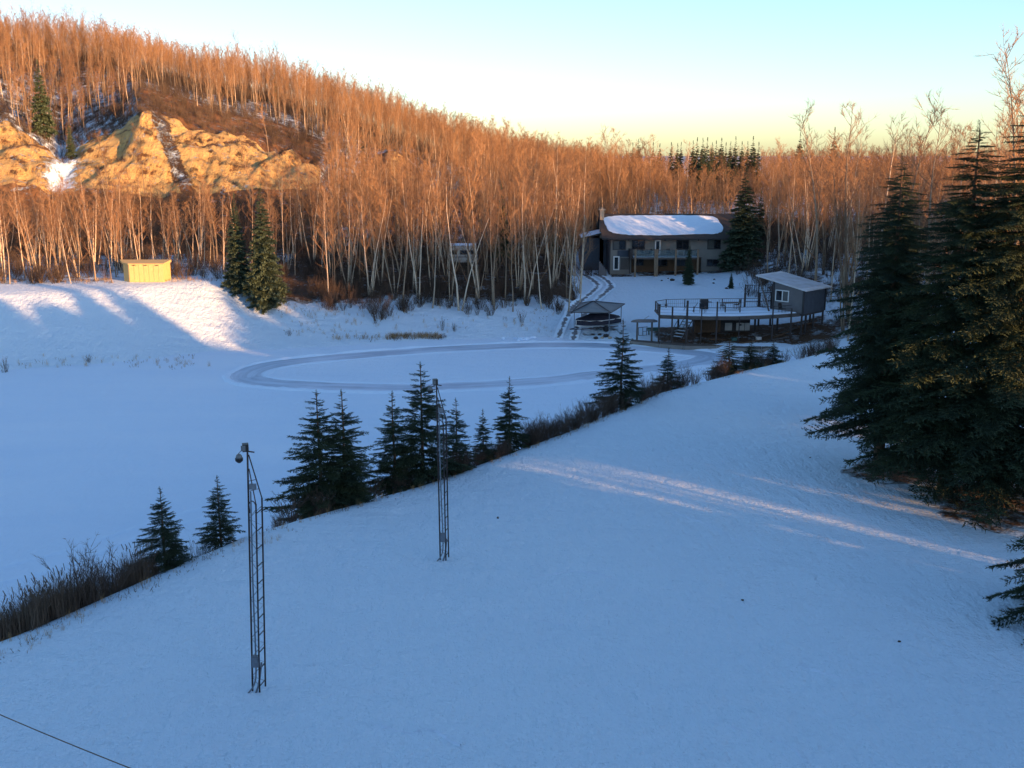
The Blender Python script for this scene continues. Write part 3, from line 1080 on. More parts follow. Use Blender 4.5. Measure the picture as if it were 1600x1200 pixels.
# conifers in the middle distance
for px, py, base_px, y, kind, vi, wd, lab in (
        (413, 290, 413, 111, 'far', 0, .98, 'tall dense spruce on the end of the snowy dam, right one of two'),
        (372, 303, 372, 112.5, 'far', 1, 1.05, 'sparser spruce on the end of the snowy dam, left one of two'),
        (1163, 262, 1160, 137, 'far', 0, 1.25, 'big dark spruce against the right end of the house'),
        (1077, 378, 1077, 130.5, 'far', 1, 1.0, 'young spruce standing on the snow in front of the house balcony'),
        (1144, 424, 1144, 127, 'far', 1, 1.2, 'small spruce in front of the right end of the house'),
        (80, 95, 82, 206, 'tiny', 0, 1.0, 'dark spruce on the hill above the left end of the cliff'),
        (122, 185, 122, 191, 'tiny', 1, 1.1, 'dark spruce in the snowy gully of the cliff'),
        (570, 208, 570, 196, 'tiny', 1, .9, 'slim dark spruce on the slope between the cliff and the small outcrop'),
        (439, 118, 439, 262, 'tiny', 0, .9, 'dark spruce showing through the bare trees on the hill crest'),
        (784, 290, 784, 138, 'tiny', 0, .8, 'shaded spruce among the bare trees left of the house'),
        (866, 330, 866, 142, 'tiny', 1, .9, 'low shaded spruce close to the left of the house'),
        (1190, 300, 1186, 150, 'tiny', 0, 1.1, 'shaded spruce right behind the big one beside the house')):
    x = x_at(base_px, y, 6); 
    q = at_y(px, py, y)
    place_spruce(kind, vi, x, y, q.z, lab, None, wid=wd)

# spruces on the skyline
skl = [(905, 228), (918, 231), (930, 233), (988, 231), (997, 226), (1020, 231), (1030, 233), (1048, 231), (1058, 233), (1063, 231),
       (1082, 229), (1088, 224), (1097, 225), (1104, 224), (1112, 231), (1118, 228), (1126, 224), (1133, 231), (1140, 230), (1148, 222), (1158, 230),
       (1167, 230), (1175, 222), (1184, 231), (1128, 240), (1110, 242), (1095, 243), (1120, 252), (1138, 250), (1150, 252), (1106, 260), (1130, 262), (1248, 216), (1301, 208)]
for i, (px, py) in enumerate(skl):
    y = 300 + (i * 37 % 40) if py < 238 else 262 + (i * 13 % 24)
    x = x_at(px, y, 15)
    place_spruce('tiny', i % 2, x, y, at_y(px, py, y).z + 1.4, 'small dark spruce pointing out of the far treeline right of the hill', 'dark spruces on the far skyline', wid=.95)

# ================================================================== BARE TREES
def occupied(x, y):
    px, py = to_px(x, y, 5)
    e = e_of(x, y)
    if e < 0: return True
    return False


def e_of(x, y): return float(sdist(np.array([x]), np.array([y]), SHORE)[0])


cand = []   # x, y, H, variant, zone


def sow(n, xr, yr, ok, hr, zone, vs_, mind):
    pts = []
    xs_ = rng.uniform(*xr, n); ys_ = rng.uniform(*yr, n)
    ee = sdist(xs_, ys_, SHORE)
    uu = xs_ / (ys_ * .976 + 3.3)
    cell = {}
    dn = vnoise(xs_ * .085 + 40, ys_ * .05 + 7); hv = vnoise(xs_ * .06 + 9, ys_ * .06 + 31)
    for x, y, e, u, dd_, hh_ in zip(xs_, ys_, ee, uu, dn, hv):
        if not ok(x, y, e, u): continue
        if y > 112 and rng.random() > .25 + 1.5 * dd_: continue
        k = (int(x // mind), int(y // mind)); bad = False
        for i in (-1, 0, 1):
            for j in (-1, 0, 1):
                for (a, b) in cell.get((k[0] + i, k[1] + j), ()):
                    if (a - x) ** 2 + (b - y) ** 2 < mind * mind: bad = True
        if bad: continue
        cell.setdefault(k, []).append((x, y))
        cand.append((x, y, rng.uniform(*hr) * (.78 + .36 * hh_) * (1.12 if rng.random() < .06 else 1), int(rng.choice(vs_)), zone))


in_view = lambda u: abs(u) < .54
px_of = lambda u: 800 + 1600 * u
# belt behind the dam
sow(420, (-75, -30), (111, 142), lambda x, y, e, u: e > 17 and in_view(u) and px_of(u) < 352 and not (180 < px_of(u) < 266 and y < 117), (8.2, 12.2), 'dam', (2, 3, 2, 4, 7, 0, 1), 1.9)
# behind the two dam spruces up to the middle bank
sow(520, (-33, 9), (112, 150), lambda x, y, e, u: e > (20 if px_of(u) < 460 else 12 if px_of(u) < 620 else 7.5) and 352 <= px_of(u) < 905 and not (700 < px_of(u) < 748 and 119 < y < 139) and (px_of(u) > 500 or rng.random() < .4), (9.5, 15), 'bank', (0, 1, 2, 3, 4, 5, 7), 1.85)
# behind the house and to its right
sow(700, (8, 95), (146, 185), lambda x, y, e, u: px_of(u) >= 905 and in_view(u) and not (1120 < px_of(u) < 1196 and y < 156), (10, 14.5), 'house', (0, 1, 5, 6, 2), 1.9)
sow(900, (28, 80), (84, 146), lambda x, y, e, u: in_view(u) and (px_of(u) > 1196 if y > 122 else px_of(u) > 1300) and y > 84 and e > 4, (11, 16.5), 'right', (0, 1, 3, 5, 6, 2, 4), 2.5)
# the hill
def hill_ok(x, y, e, u):
    P_ = px_of(u)
    if not (-60 < P_ < 1000): return False
    if P_ < 520:
        if y < 168: return P_ > 440 and rng.random() < .5
        if y < 200: return rng.random() < .02
        if P_ > 232: return y > 224 + 8 * math.sin(P_ * .05)
        if 20 < P_ < 232: return y > 216 or rng.random() < .22
        return y > 204
    if 575 < P_ < 670 and 196 < y < 222: return False
    if 440 < P_ < 520 and y < 224: return rng.random() < .4
    return True
sow(11000, (-175, 60), (150, 312), hill_ok, (6.5, 13.5), 'hill', (0, 1, 6, 0, 1, 6, 2), 1.75)
sow(5000, (-175, 60), (262, 330), lambda x, y, e, u: -60 < px_of(u) < 1000, (8, 13), 'hill', (0, 1, 6), 1.5)
sow(5200, (0, 190), (185, 330), lambda x, y, e, u: px_of(u) > 880 and in_view(u), (8.5, 12.5), 'far', (0, 1, 6, 5), 2.4)
sow(1500, (-20, 330), (330, 520), lambda x, y, e, u: px_of(u) > 800 and in_view(u), (11, 14), 'far', (0, 1, 6), 4.0)

# some trees the photo shows singled out (px of foot, px/py of top, distance)
picked = [(8, 262, 112, 3, 'dam', 'pale leaning birch at the left edge of the photo on the dam'),
          (412, 300, 117, 0, 'bank', None), (545, 285, 120, 4, 'bank', 'spreading many-stemmed pale tree on the middle bank, lit white'),
          (575, 300, 118.5, 7, 'bank', None), (732, 222, 122, 1, 'bank', 'tallest pale tree of the middle bank, with a wide crown'),
          (814, 215, 124, 0, 'bank', None), (862, 232, 123, 2, 'bank', None), (893, 240, 122, 6, 'bank', None), (905, 238, 127, 2, 'bank', None),
          (952, 206, 160, 1, 'house', 'tall bare tree rising above the woods behind the chimney'), (978, 206, 163, 0, 'house', 'tall bare tree rising above the woods, second from the chimney'),
          (1003, 214, 166, 5, 'house', None), (1066, 226, 166, 3, 'house', None),
          (1275, 176, 112, 1, 'right', 'tall bare tree whose wide top stands above the woods over the grey boathouse'),
          (1338, 168, 104, 5, 'right', None), (1398, 166, 95, 1, 'right', None), (1462, 178, 92, 5, 'right', None),
          (1520, 130, 74, 0, 'right', 'bare tree leaning up behind the big spruces'), (1560, 72, 62, 1, 'right', 'highest bare tree, behind the spruces at the right edge'),
          (1588, 85, 60, 2, 'right', 'slender bare tree between the two highest at the right edge'), (1540, 120, 70, 4, 'right', 'many-stemmed bare tree just left of the highest one'), (1575, 96, 66, 5, 'right', 'second highest bare tree, at the very right edge'), (1230, 250, 118, 2, 'right', None), (1300, 262, 113, 3, 'right', None)]
n_ind = 0


def bare_label(zone, vi, x, y, z):
    P_ = to_px(x, y, z)[0]
    st = BARE[vi][4]
    kind = ('slim', 'twin-stemmed', 'many-stemmed')[min(st, 3) - 1]
    bark = 'white-barked' if BARE[vi][3] == 'birch' else 'grey-barked'
    if zone == 'dam':
        w = 'left of the yellow shed, behind the dam' if P_ < 180 else 'directly behind the yellow shed' if P_ < 265 else 'between the yellow shed and the dam spruces'
    elif zone == 'bank':
        w = ('just right of the dam spruces' if P_ < 520 else 'behind the bare bush on the snow bank' if P_ < 640 else 'around the big spreading bush' if P_ < 700 else
             'in front of the white camper' if P_ < 760 else 'between the camper and the drive' if P_ < 850 else 'beside the drive, left of the chimney')
        w += ', front row' if y < 128 else ', farther back'
    elif zone == 'house':
        w = 'behind the house roof' if P_ < 1140 else 'behind the dark spruce beside the house' if P_ < 1220 else 'deep in the wood right of the house'
    else:
        w = ('between the house and the boathouse roof' if P_ < 1215 else 'behind the boathouse' if P_ < 1300 else 'right of the boathouse' if P_ < 1400 else 'behind the big spruces')
        w += ', front row' if y < 112 else ', deeper in'
    return '%s %s bare tree %s' % (kind, bark, w)


LAB = {'dam': ('slender bare birch in the row behind the snowy dam, around the yellow shed', 'bare birches behind the dam'),
       'bank': ('bare pale-trunked tree on the wooded bank between the two dam spruces and the house', 'bare trees on the middle bank'),
       'house': ('bare tree in the woods directly behind the house roof', 'bare trees behind the house'),
       'right': ('bare tree in the woods between the grey boathouse and the big spruces', 'bare trees behind the boathouse'),
       'hill': ('bare aspen on the sunlit hillside', 'aspens on the hillside')}
for px, py, y, vi, zn, lab in picked:
    x = x_at(px, y, 5)
    z = tz(x, y)
    H = at_y(px, py, y).z - z
    bl = lab or bare_label(zn, vi, x, y, z); place_bare(vi, x, y, H, bl, bl if not lab else LAB[zn][1], z=z, tilt=.008)
    n_ind += 1
allc = np.array([(c[0], c[1]) for c in cand])
allz = terrain(allc[:, 0], allc[:, 1])
size = np.array([c[2] / c[1] for c in cand])
# nearer trees show largest; the rest of the wood is one mass per stretch
front = [i for i, c in enumerate(cand) if c[4] in ('dam', 'bank', 'right', 'house')]
front.sort(key=lambda i: -size[i])
indiv = set(front[:300 - n_ind])
for i in indiv:
    c = cand[i]
    bl = bare_label(c[4], c[3], c[0], c[1], float(allz[i])); place_bare(c[3], c[0], c[1], c[2], bl, bl, z=float(allz[i]))
rest = [i for i in range(len(cand)) if i not in indiv]
rp_ = np.array([(cand[i][0], cand[i][1], allz[i]) for i in rest])
hs_ = lambda c: (.72 if c[4] == 'far' and 1035 < 800 + 1600 * c[0] / (c[1] * .976 + 3.3) < 1195 and c[1] < 330 else 1.0)
for i in rest: cand[i] = (*cand[i][:2], cand[i][2] * hs_(cand[i]), *cand[i][3:])
rs = np.array([(cand[i][2] / 12 * 1.05, cand[i][2] / 12 * 1.05, cand[i][2] / 12) for i in rest])
scatter('bare_forest', [b[2] for b in BARE], rp_, rs, [cand[i][3] for i in rest], 'leafless aspen wood covering the hillside and the far plain, reddish brown twigs', 'forest')

# undergrowth inside the woods
def brush(n, xr, yr, ok, sc):
    xs_ = rng.uniform(*xr, n); ys_ = rng.uniform(*yr, n)
    ee = sdist(xs_, ys_, SHORE); uu = xs_ / (ys_ * .976 + 3.3)
    k = [i for i in range(n) if ok(xs_[i], ys_[i], ee[i], px_of(uu[i]))]
    z = terrain(xs_[k], ys_[k])
    s = rng.uniform(*sc, len(k))
    return np.column_stack([xs_[k], ys_[k], z]), np.column_stack([s, s, s])


B = [brush(900, (-75, 9), (111, 150), lambda x, y, e, P: e > (17 if P < 460 else 14) and P < 900 and not (180 < P < 268 and y < 118) and not (335 < P < 470 and y < 113), (.5, 1.3)),
     brush(1800, (-170, 60), (250, 300), lambda x, y, e, P: P < 1000, (.9, 2.2)),
     brush(900, (-120, 20), (198, 250), lambda x, y, e, P: P < 1000, (.6, 1.5)),
     brush(900, (-110, -30), (168, 202), lambda x, y, e, P: P < 540 and (vnoise(np.array([x * .2]), np.array([y * .2]))[0] > .5 or y < 174), (.2, .65)),
     brush(500, (-34, 6), (107, 121), lambda x, y, e, P: 500 < P < 890 and e > 4 + 6 * abs(math.sin(P * .021)), (.3, 1.15)),
     brush(2600, (-150, 40), (150, 196), lambda x, y, e, P: P < 1000 and (y < 172 or P > 520), (.6, 1.7)),
     brush(700, (-150, -40), (197, 232), lambda x, y, e, P: P < 520, (.35, .8)),
     brush(900, (8, 95), (146, 190), lambda x, y, e, P: 880 < P < 1600, (.8, 2.0)),
     brush(700, (28, 75), (86, 146), lambda x, y, e, P: e > 5 and (P > 1150 if y > 112 else P > 1310), (.5, 1.4))]
bp_ = np.concatenate([b[0] for b in B]); bs_ = np.concatenate([b[1] for b in B])
scatter('undergrowth', SHRUBS, bp_, bs_, rng.integers(0, 4, len(bp_)), 'tangle of brown leafless brush on the floor of the woods', 'undergrowth')

# spruce belt added behind and right of the camera, heights shaped to shade the valley (all outside the frame)
pts = []; sc = []; gpts = []
for row, s0 in enumerate((-38, -41, -44, -47.5)):
    t = -60.0
    while t < 330:
        gap = False
        if 33.7 < t < 51.5: gap = True
        x = .65 * t - .76 * s0; y = .76 * t + .65 * s0
        H0 = 21.6
        if 78 < t < 108: H0 = 25.6
        if t >= 108: H0 = 23.2
        if 32 < t < 44.6: H0 = 14.0
        if 55.8 < t < 60.0: H0 = 15.0
        elif 60.0 <= t < 63: H0 = 17.6
        elif 46.9 < t < 48.2: H0 = 18.6
        elif 51.0 < t < 52.8: H0 = 18.2
        elif 63 <= t < 78: H0 = 19.2 + 2.0 * math.sin(t * 1.9)
        if gap:
            if row % 2 == 0: gpts.append((x, y, tz(x, y)))
        else:
            z = tz(x, y)
            H = H0 + rng.uniform(-1.3, .9) - z
            pts.append((x, y, z)); sc.append((H / 12 * 1.15, H / 12 * 1.15, H / 12))
        t += 1.55 * rng.uniform(.8, 1.2)
scatter('unseen_shade_belt', FARJ, pts, sc, rng.integers(0, 2, len(pts)), 'unseen dense spruce belt right of the lawn, added to shade the valley', 'forest')
# unseen pines added in the openings, crowns set so low sun streaks the lawn
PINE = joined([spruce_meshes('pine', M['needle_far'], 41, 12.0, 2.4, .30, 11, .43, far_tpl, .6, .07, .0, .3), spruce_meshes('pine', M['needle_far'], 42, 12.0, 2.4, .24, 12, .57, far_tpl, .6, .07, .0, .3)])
g2 = []
for row, s0 in enumerate((-36.5, -40, -43.5)):
    for k in range(10):
        t = 34.0 + 1.75 * k + rng.normal(0, .2) + .85 * (row % 2)
        x = .65 * t - .76 * s0; y = .76 * t + .65 * s0
        g2.append((x, y, tz(x, y)))
scatter('unseen_streak_pines', PINE, g2, [(1.2, 1.2, 1.0 if .65 * p[0] + .76 * p[1] > 45.8 else .55) for p in g2], [0 if .65 * p[0] + .76 * p[1] > 45.8 else 1 for p in g2], 'unseen tall pines with bare stems, added to shape the sun streaks on the lawn', 'forest')
g3 = []  # unseen young spruces added as blockers that split the sunlight into streaks
for tc, wd_ in ((37.9, .9), (41.0, .35), (44.3, .3), (46.6, .25), (51.3, .7)):
    for k in range(int(3 + wd_ * 7)):
        t = tc + rng.uniform(-wd_, wd_); s0 = rng.uniform(-47, -36)
        x = .65 * t - .76 * s0; y = .76 * t + .65 * s0
        g3.append((x, y, tz(x, y)))
ys_ = [(.3, .3, .37)] * len(g3)
for k in range(46):
    t = rng.uniform(33.6, 50.5); s0 = rng.uniform(-47, -30)
    x = .65 * t - .76 * s0; y = .76 * t + .65 * s0
    w = rng.uniform(.05, .11)
    g3.append((x, y, tz(x, y))); ys_.append((w, w, rng.uniform(.3, .42)))
g4 = []; sc4 = []  # more unseen trees, put in nearer the lawn to dapple one streak
for k in range(20):
    t = rng.uniform(33.9, 37.0); s0 = rng.uniform(-32, -13)
    x = .65 * t - .76 * s0; y = .76 * t + .65 * s0
    if k < 9: g4.append((x, y, tz(x, y))); sc4.append((.9, .9, .9))
    else:
        w = rng.uniform(.06, .16); g3.append((x, y, tz(x, y))); ys_.append((w, w, rng.uniform(.22, .4)))
scatter('unseen_dapple_trees', [b[2] for b in BARE], g4, sc4, rng.integers(0, 6, len(g4)), 'unseen bare trees right of the lawn, added to dapple a sun streak', 'forest')
scatter('unseen_streak_spruces', FARJ, g3, ys_, rng.integers(0, 2, len(g3)), 'unseen young spruces added under the pines to break up the sun streaks', 'forest')

# ================================================================== THE HOUSE
HX = lambda px: (px - 800) / 11.5
HZ = lambda py: 3.3 + (425 - py) / 11.55
HY = 139.0
x0, x1 = HX(952), HX(1143)
house = thing('house', ((x0 + x1) / 2, HY, 3.0), 'two-storey beige house with a snow-covered roof and a glass-railed balcony', 'house')
hp = Vector(house.location)


def HB(name, mat, a, b, parent=None):
    """a box part of the house between two world corners"""
    return G().box2([a[i] - hp[i] for i in range(3)], [b[i] - hp[i] for i in range(3)]).build(name, mat, parent or house)


zb, zt = 2.7, HZ(369)
# walls are built round the openings under the balcony
HB('wall', M['stucco'], (x0, HY, zb), (HX(983), HY + 9, zt))
HB('wall', M['stucco'], (HX(983), HY, HZ(402)), (HX(1095), HY + 9, zt))
HB('wall', M['stucco'], (HX(1095), HY, zb), (x1, HY + 9, zt))
HB('lower_wall', M['wood_brown'], (HX(983), HY + 1.3, zb), (HX(1095), HY + 9, HZ(402)))
HB('corner_trim', M['trim'], (x0 - .08, HY - .05, zb), (x0 + .1, HY + .2, zt))
HB('corner_trim', M['trim'], (x1 - .1, HY - .05, zb), (x1 + .08, HY + .2, zt))
HB('side_wall', M['siding_dark'], (x0 - .06, HY + .25, zb), (x0 - .003, HY + 9, zt))
HB('siding_panel', M['siding_dark'], (HX(964), HY - .03, HZ(401)), (HX(982), HY - .004, HZ(391)))
HB('siding_panel', M['wood_grey'], (HX(969), HY - .035, HZ(421)), (HX(983), HY - .004, HZ(403)))
# roof: two pitches with a ridge, thick eaves
ry, rz_ = HY + 4.6, HZ(337.5)
ez = HZ(371.5)
rx0, rx1 = HX(938.5), HX(1166)
g = G()
for ya, za, yb, zb2 in ((HY - .9, ez, ry, rz_), (HY + 10.1, ez, ry, rz_)):
    q = [(rx0, ya, za), (rx1, ya, za), (rx1, yb, zb2), (rx0, yb, zb2)]
    q = [(a - hp.x, b - hp.y, c - hp.z) for a, b, c in q]
    if ya > yb: q = [q[1], q[0], q[3], q[2]]
    g.hexa([(a, b, c - .18) for a, b, c in q], q)
roof = g.build('roof', M['shingle'], house)
g = G()
for xx in (x0, x1 - .15):
    g.hexa([(xx - hp.x, HY + .02 - hp.y, zt - hp.z), (xx + .15 - hp.x, HY + .02 - hp.y, zt - hp.z), (xx + .15 - hp.x, HY + 9 - hp.y, zt - hp.z), (xx - hp.x, HY + 9 - hp.y, zt - hp.z)],
           [(xx - hp.x, ry - .1 - hp.y, rz_ - .25 - hp.z), (xx + .15 - hp.x, ry - .1 - hp.y, rz_ - .25 - hp.z), (xx + .15 - hp.x, ry + .1 - hp.y, rz_ - .25 - hp.z), (xx - hp.x, ry + .1 - hp.y, rz_ - .25 - hp.z)])
g.build('gable', M['siding_dark'], house)
HB('gutter', M['trim'], (rx0, HY - 1.02, ez - .16), (rx1, HY - .91, ez + .02), house)


def on_roof(px, py, up):
    t = (371.5 - py) / (371.5 - 337.5)
    return (HX(px) * (1 + .012 * t) - hp.x, HY - .9 + t * (ry - HY + .9) - hp.y, ez + t * (rz_ - ez) + up - hp.z)


snow_px = [(944, 343.5), (960, 341), (985, 340.6), (1010, 340.2), (1040, 340), (1075, 340), (1100, 340.6), (1114, 341.6), (1121, 344), (1124, 349), (1128, 355), (1127.5, 360), (1121, 364),
           (1108, 365.6), (1085, 366), (1060, 366.6), (1035, 367.3), (1010, 367.2), (990, 367), (972, 366.2), (959, 364.6), (950, 361), (946, 354), (943.5, 348)]
sp_ = [(px + rng.normal(0, .25), py + rng.normal(0, .25)) for px, py in [tuple(p) for p in catmull(snow_px, True, 4)]]
g = G()
g.hexa([on_roof(a, b, .004) for a, b in sp_][::-1], [on_roof(a + (1034 - a) * .01, b + (354 - b) * .03, .075) for a, b in sp_][::-1])
g.build('snow_sheet', M['snow'], roof)
# chimney
ch = HB('chimney', M['stone'], (HX(939.3), HY + 3.2, 3.0), (HX(945.5), HY + 4.2, HZ(331)), roof)
g = G()
g.box2((HX(937.5) - hp.x, HY + 3.0 - hp.y, HZ(331) - hp.z + .002), (HX(947.3) - hp.x, HY + 4.4 - hp.y, HZ(329.6) - hp.z))
g.box2((HX(941.3) - hp.x, HY + 3.5 - hp.y, HZ(329.6) - hp.z + .002), (HX(943.9) - hp.x, HY + 3.9 - hp.y, HZ(327) - hp.z))
g.build('chimney_cap', M['stone'], roof)
g = G(); g.tube([(HX(1065.5) - hp.x, ry - hp.y, rz_ - hp.z), (HX(1065.5) - hp.x, ry - hp.y, rz_ - hp.z + .45)], .05)
g.build('vent_pipe', M['white'], roof)


def house_window(xa, xb, ya, yb, glass, y=HY, mull=True, fm='trim'):
    X0, X1, Z0, Z1 = HX(xa), HX(xb), HZ(yb), HZ(ya)
    g = G(); w = .09
    for a, b in (((X0, Z0), (X1, Z0 + w)), ((X0, Z1 - w), (X1, Z1)), ((X0, Z0 + w), (X0 + w, Z1 - w)), ((X1 - w, Z0 + w), (X1, Z1 - w))):
        g.box2((a[0] - hp.x, y - .07 - hp.y, a[1] - hp.z), (b[0] - hp.x, y + .02 - hp.y, b[1] - hp.z))
    if mull: g.box2(((X0 + X1) / 2 - .035 - hp.x, y - .06 - hp.y, Z0 + w - hp.z), ((X0 + X1) / 2 + .035 - hp.x, y + .01 - hp.y, Z1 - w - hp.z))
    f = g.build('window', M[fm], house)
    k = 2 if mull else 1
    for i in range(k):
        a = X0 + w + (X1 - X0 - 2 * w) * i / k; b = X0 + w + (X1 - X0 - 2 * w) * (i + 1) / k
        G().box2((a - hp.x + (.036 if i else 0), y - .035 - hp.y, Z0 + w - hp.z), (b - hp.x - (.036 if mull and not i else 0), y - .015 - hp.y, Z1 - w - hp.z)).build('pane', M[glass if not (mull and i) else 'glass'], f)
    return f


for a in ((956.5, 976.8, 375.5, 390.3, 'glass_pale'), (986, 1006.5, 375, 389.5, 'glass'), (1055, 1075, 375, 389.5, 'glass'), (1103.3, 1124, 374, 389.3, 'glass_pale')):
    house_window(*a)
house_window(1103.3, 1122.7, 404.8, 415.8, 'glass')
house_window(991, 1007, 405, 416.5, 'glass', y=HY + 1.3)
house_window(1024, 1044, 404, 417, 'glass', y=HY + 1.3)
house_window(1057, 1073, 405, 417, 'glass', y=HY + 1.3)


def house_door(xa, xb, ya, yb, y=HY):
    X0, X1, Z0, Z1 = HX(xa), HX(xb), HZ(yb), HZ(ya)
    g = G(); w = .16
    for a, b in (((X0, Z0), (X1, Z0 + w)), ((X0, Z1 - w), (X1, Z1)), ((X0, Z0 + w), (X0 + w, Z1 - w)), ((X1 - w, Z0 + w), (X1, Z1 - w))):
        g.box2((a[0] - hp.x, y - .1 - hp.y, a[1] - hp.z), (b[0] - hp.x, y + .02 - hp.y, b[1] - hp.z))
    d = g.build('door', M['white'], house)
    G().box2((X0 + w - hp.x, y - .05 - hp.y, Z0 + w - hp.z), (X1 - w - hp.x, y - .02 - hp.y, Z1 - w - hp.z)).build('door_glass', M['glass'], d)
    G().box2((X1 - .14 - hp.x, y - .16 - hp.y, (Z0 + Z1) / 2 - hp.z), (X1 - .08 - hp.x, y - .1 - hp.y, (Z0 + Z1) / 2 + .06 - hp.z)).build('handle', M['steel'], d)


house_door(1021.8, 1030.6, 375, 397.5)
house_door(957.8, 967.2, 400, 421.8)
# balcony
bx0, bx1 = HX(985), HX(1086)
HB('balcony_floor', M['wood_grey'], (bx0, HY - 2.1, HZ(402.5)), (bx1, HY - .002, HZ(399.6)))
G().box2((bx0 + .1 - hp.x, HY - 2.0 - hp.y, HZ(399.6) + .002 - hp.z), (bx1 - .1 - hp.x, HY - .3 - hp.y, HZ(399.6) + .07 - hp.z)).build('balcony_snow', M['snow'], house)
HB('step_rail', M['wood_dark'], (HX(981), HY - 1.9, HZ(401)), (bx0 - .003, HY - .1, HZ(388)))
for px in (989, 1019.5, 1022.6, 1051, 1085):
    HB('balcony_post', M['tan'], (HX(px) - .12, HY - 2.25, 2.9), (HX(px) + .12, HY - 2.103, HZ(387)))
for a, b in ((990.5, 1018.2), (1024, 1049.6), (1052.4, 1083.6)):
    HB('glass_panel', M['railglass'], (HX(a), HY - 2.19, HZ(398.8)), (HX(b), HY - 2.17, HZ(388.6)))
    HB('top_rail', M['trim'], (HX(a), HY - 2.21, HZ(388.5)), (HX(b), HY - 2.15, HZ(387.7)))
for px in (984, 1095):
    HB('recess_wall', M['stucco'], (HX(px) - .003, HY - .001, zb), (HX(px) + .15, HY + 1.3, HZ(402)))
HB('step', M['siding_grey'], (HX(1124), HY - .8, 2.9), (HX(1146), HY - .003, HZ(415.5)))
HB('step_snow', M['snow'], (HX(1124), HY - .8, HZ(415.5) + .002), (HX(1146), HY - .01, HZ(414.8)))
for px in (981, 1037, 1089):
    G().box((HX(px) - hp.x, HY - .09 - hp.y, HZ(374.5) - hp.z), (.14, .16, .22)).build('wall_lamp', M['black'], house)
# west annex and steps
g = G()
ax0, ax1 = HX(911), x0 - .12
g.box2((ax0 - hp.x, HY + 3.2 - hp.y, -.3), (ax1 - hp.x, HY + 7.5 - hp.y, HZ(375) - hp.z))
g.build('annex_wall', M['siding_dark'], house)
g = G()
q = [(HX(909), HY + 2.7, HZ(374)), (ax1, HY + 2.7, HZ(364.5)), (ax1, HY + 8, HZ(364.5)), (HX(909), HY + 8, HZ(374))]
q = [(a - hp.x, b - hp.y, c - hp.z) for a, b, c in q]
ar = g.hexa([(a, b, c - .15) for a, b, c in q], q).build('annex_roof', M['shingle'], house)
G().hexa([(a, b, c + .002) for a, b, c in q], [(a, b, c + .12) for a, b, c in q]).build('annex_snow', M['snow'], ar)
for i in range(5):
    HB('step', M['siding_grey'], (HX(935 + 2.4 * i), HY - .9 + .0 * i, 2.8), (HX(937.4 + 2.4 * i) - .003, HY + .2, HZ(408 + 3 * i)))

# garden things round the house
def chair(x, y, z, rz, mat, label, group=None):
    o = thing('patio_chair', (x, y, z), label, 'chair', rz, group)
    for a in (-.24, .24):
        for b in (-.22, .22): G().tube([(a, b, 0), (a, b, .42)], .02, 5).build('leg', mat, o)
    G().box((0, 0, .44), (.54, .5, .04)).build('seat', mat, o)
    G().hexa([(-.27, .22, .46), (.27, .22, .46), (.27, .26, .46), (-.27, .26, .46)], [(-.25, .34, .98), (.25, .34, .98), (.25, .37, .98), (-.25, .37, .98)]).build('backrest', mat, o)
    for a in (-.28, .28): G().box((a, 0, .66), (.05, .5, .03)).build('armrest', mat, o)
    return o


def table(x, y, z, rz, mat, label, w=1.2, d=.8, h=.72):
    o = thing('table', (x, y, z), label, 'table', rz)
    G().box((0, 0, h), (w, d, .05)).build('tabletop', mat, o)
    for a in (-1, 1):
        for b in (-1, 1): G().tube([(a * w * .42, b * d * .4, 0), (a * w * .42, b * d * .4, h - .03)], .03, 6).build('leg', mat, o)
    return o


zf = HZ(399.6) + .07
chair(HX(1002), HY - 1.2, zf, .5, M['black'], 'black chair at the left end of the house balcony')
chair(HX(1011), HY - 1.1, zf, -2.4, M['black'], 'black chair between the left balcony window and the white door')
chair(HX(1042), HY - 1.2, zf, .2, M['black'], 'black chair on the balcony right of the white door')
table(HX(1060), HY - 1.2, zf, 0, M['white'], 'snow-white topped table at the right end of the balcony', 1.0, .7)
chair(HX(1070), HY - 1.3, zf, 2.6, M['black'], 'black chair at the right end of the balcony beside the table')


def rock(x, y, r, label, mat='wood_dark', name='rock', cat='rock', group=None):
    g = G().ball((0, 0, r * .2), r, 9, 5, .62, .28)
    o = g.build(name, M[mat], loc=(x, y, tz(x, y)))
    return tag(o, label, cat, group)


for px, py, r in ((1034, 439, .16), (1050.5, 438.5, .33), (1044, 435.5, .14), (1116, 437, .15), (1115, 443, .17), (1135, 451, .2)):
    p = hit(px, py, 100)
    rock(p.x, p.y, r, 'dark stone poking out of the snow in front of the house', group='dark stones on the snow before the house')

# motor home in the trees
p = at_z(727, 419, 4.6)
rv = thing('camper_trailer', (p.x, 134, 4.7), 'white camper trailer half hidden by the trees left of the house', 'trailer', .05)
g = G(); g.hexa([(-2.1, -1.1, .55), (1.7, -1.1, .55), (1.7, 1.1, .55), (-2.1, 1.1, .55)], [(-2.1, -1.1, 2.7), (1.3, -1.1, 2.7), (1.3, 1.1, 2.7), (-2.1, 1.1, 2.7)])
g.build('body', M['offwhite'], rv)
for a, w in ((-1.5, .7), (-.3, .9), (.85, .5)):
    f = G().box((a, -1.12, 1.85), (w, .05, .55)).build('window', M['trim'], rv)
    G().box((a, -1.15, 1.85), (w - .14, .02, .41)).build('pane', M['glass'], f)
G().box((.35, -1.12, 1.5), (.55, .03, 1.6)).build('door', M['offwhite'], rv)
G().box((-.2, -1.115, 1.25), (3.6, .02, .1)).build('stripe', M['siding_grey'], rv)
for a in (-.6, .2):
    G().tube([(a, -1.05, .33), (a, -.85, .33)], .33, 14).build('wheel', M['black'], rv)
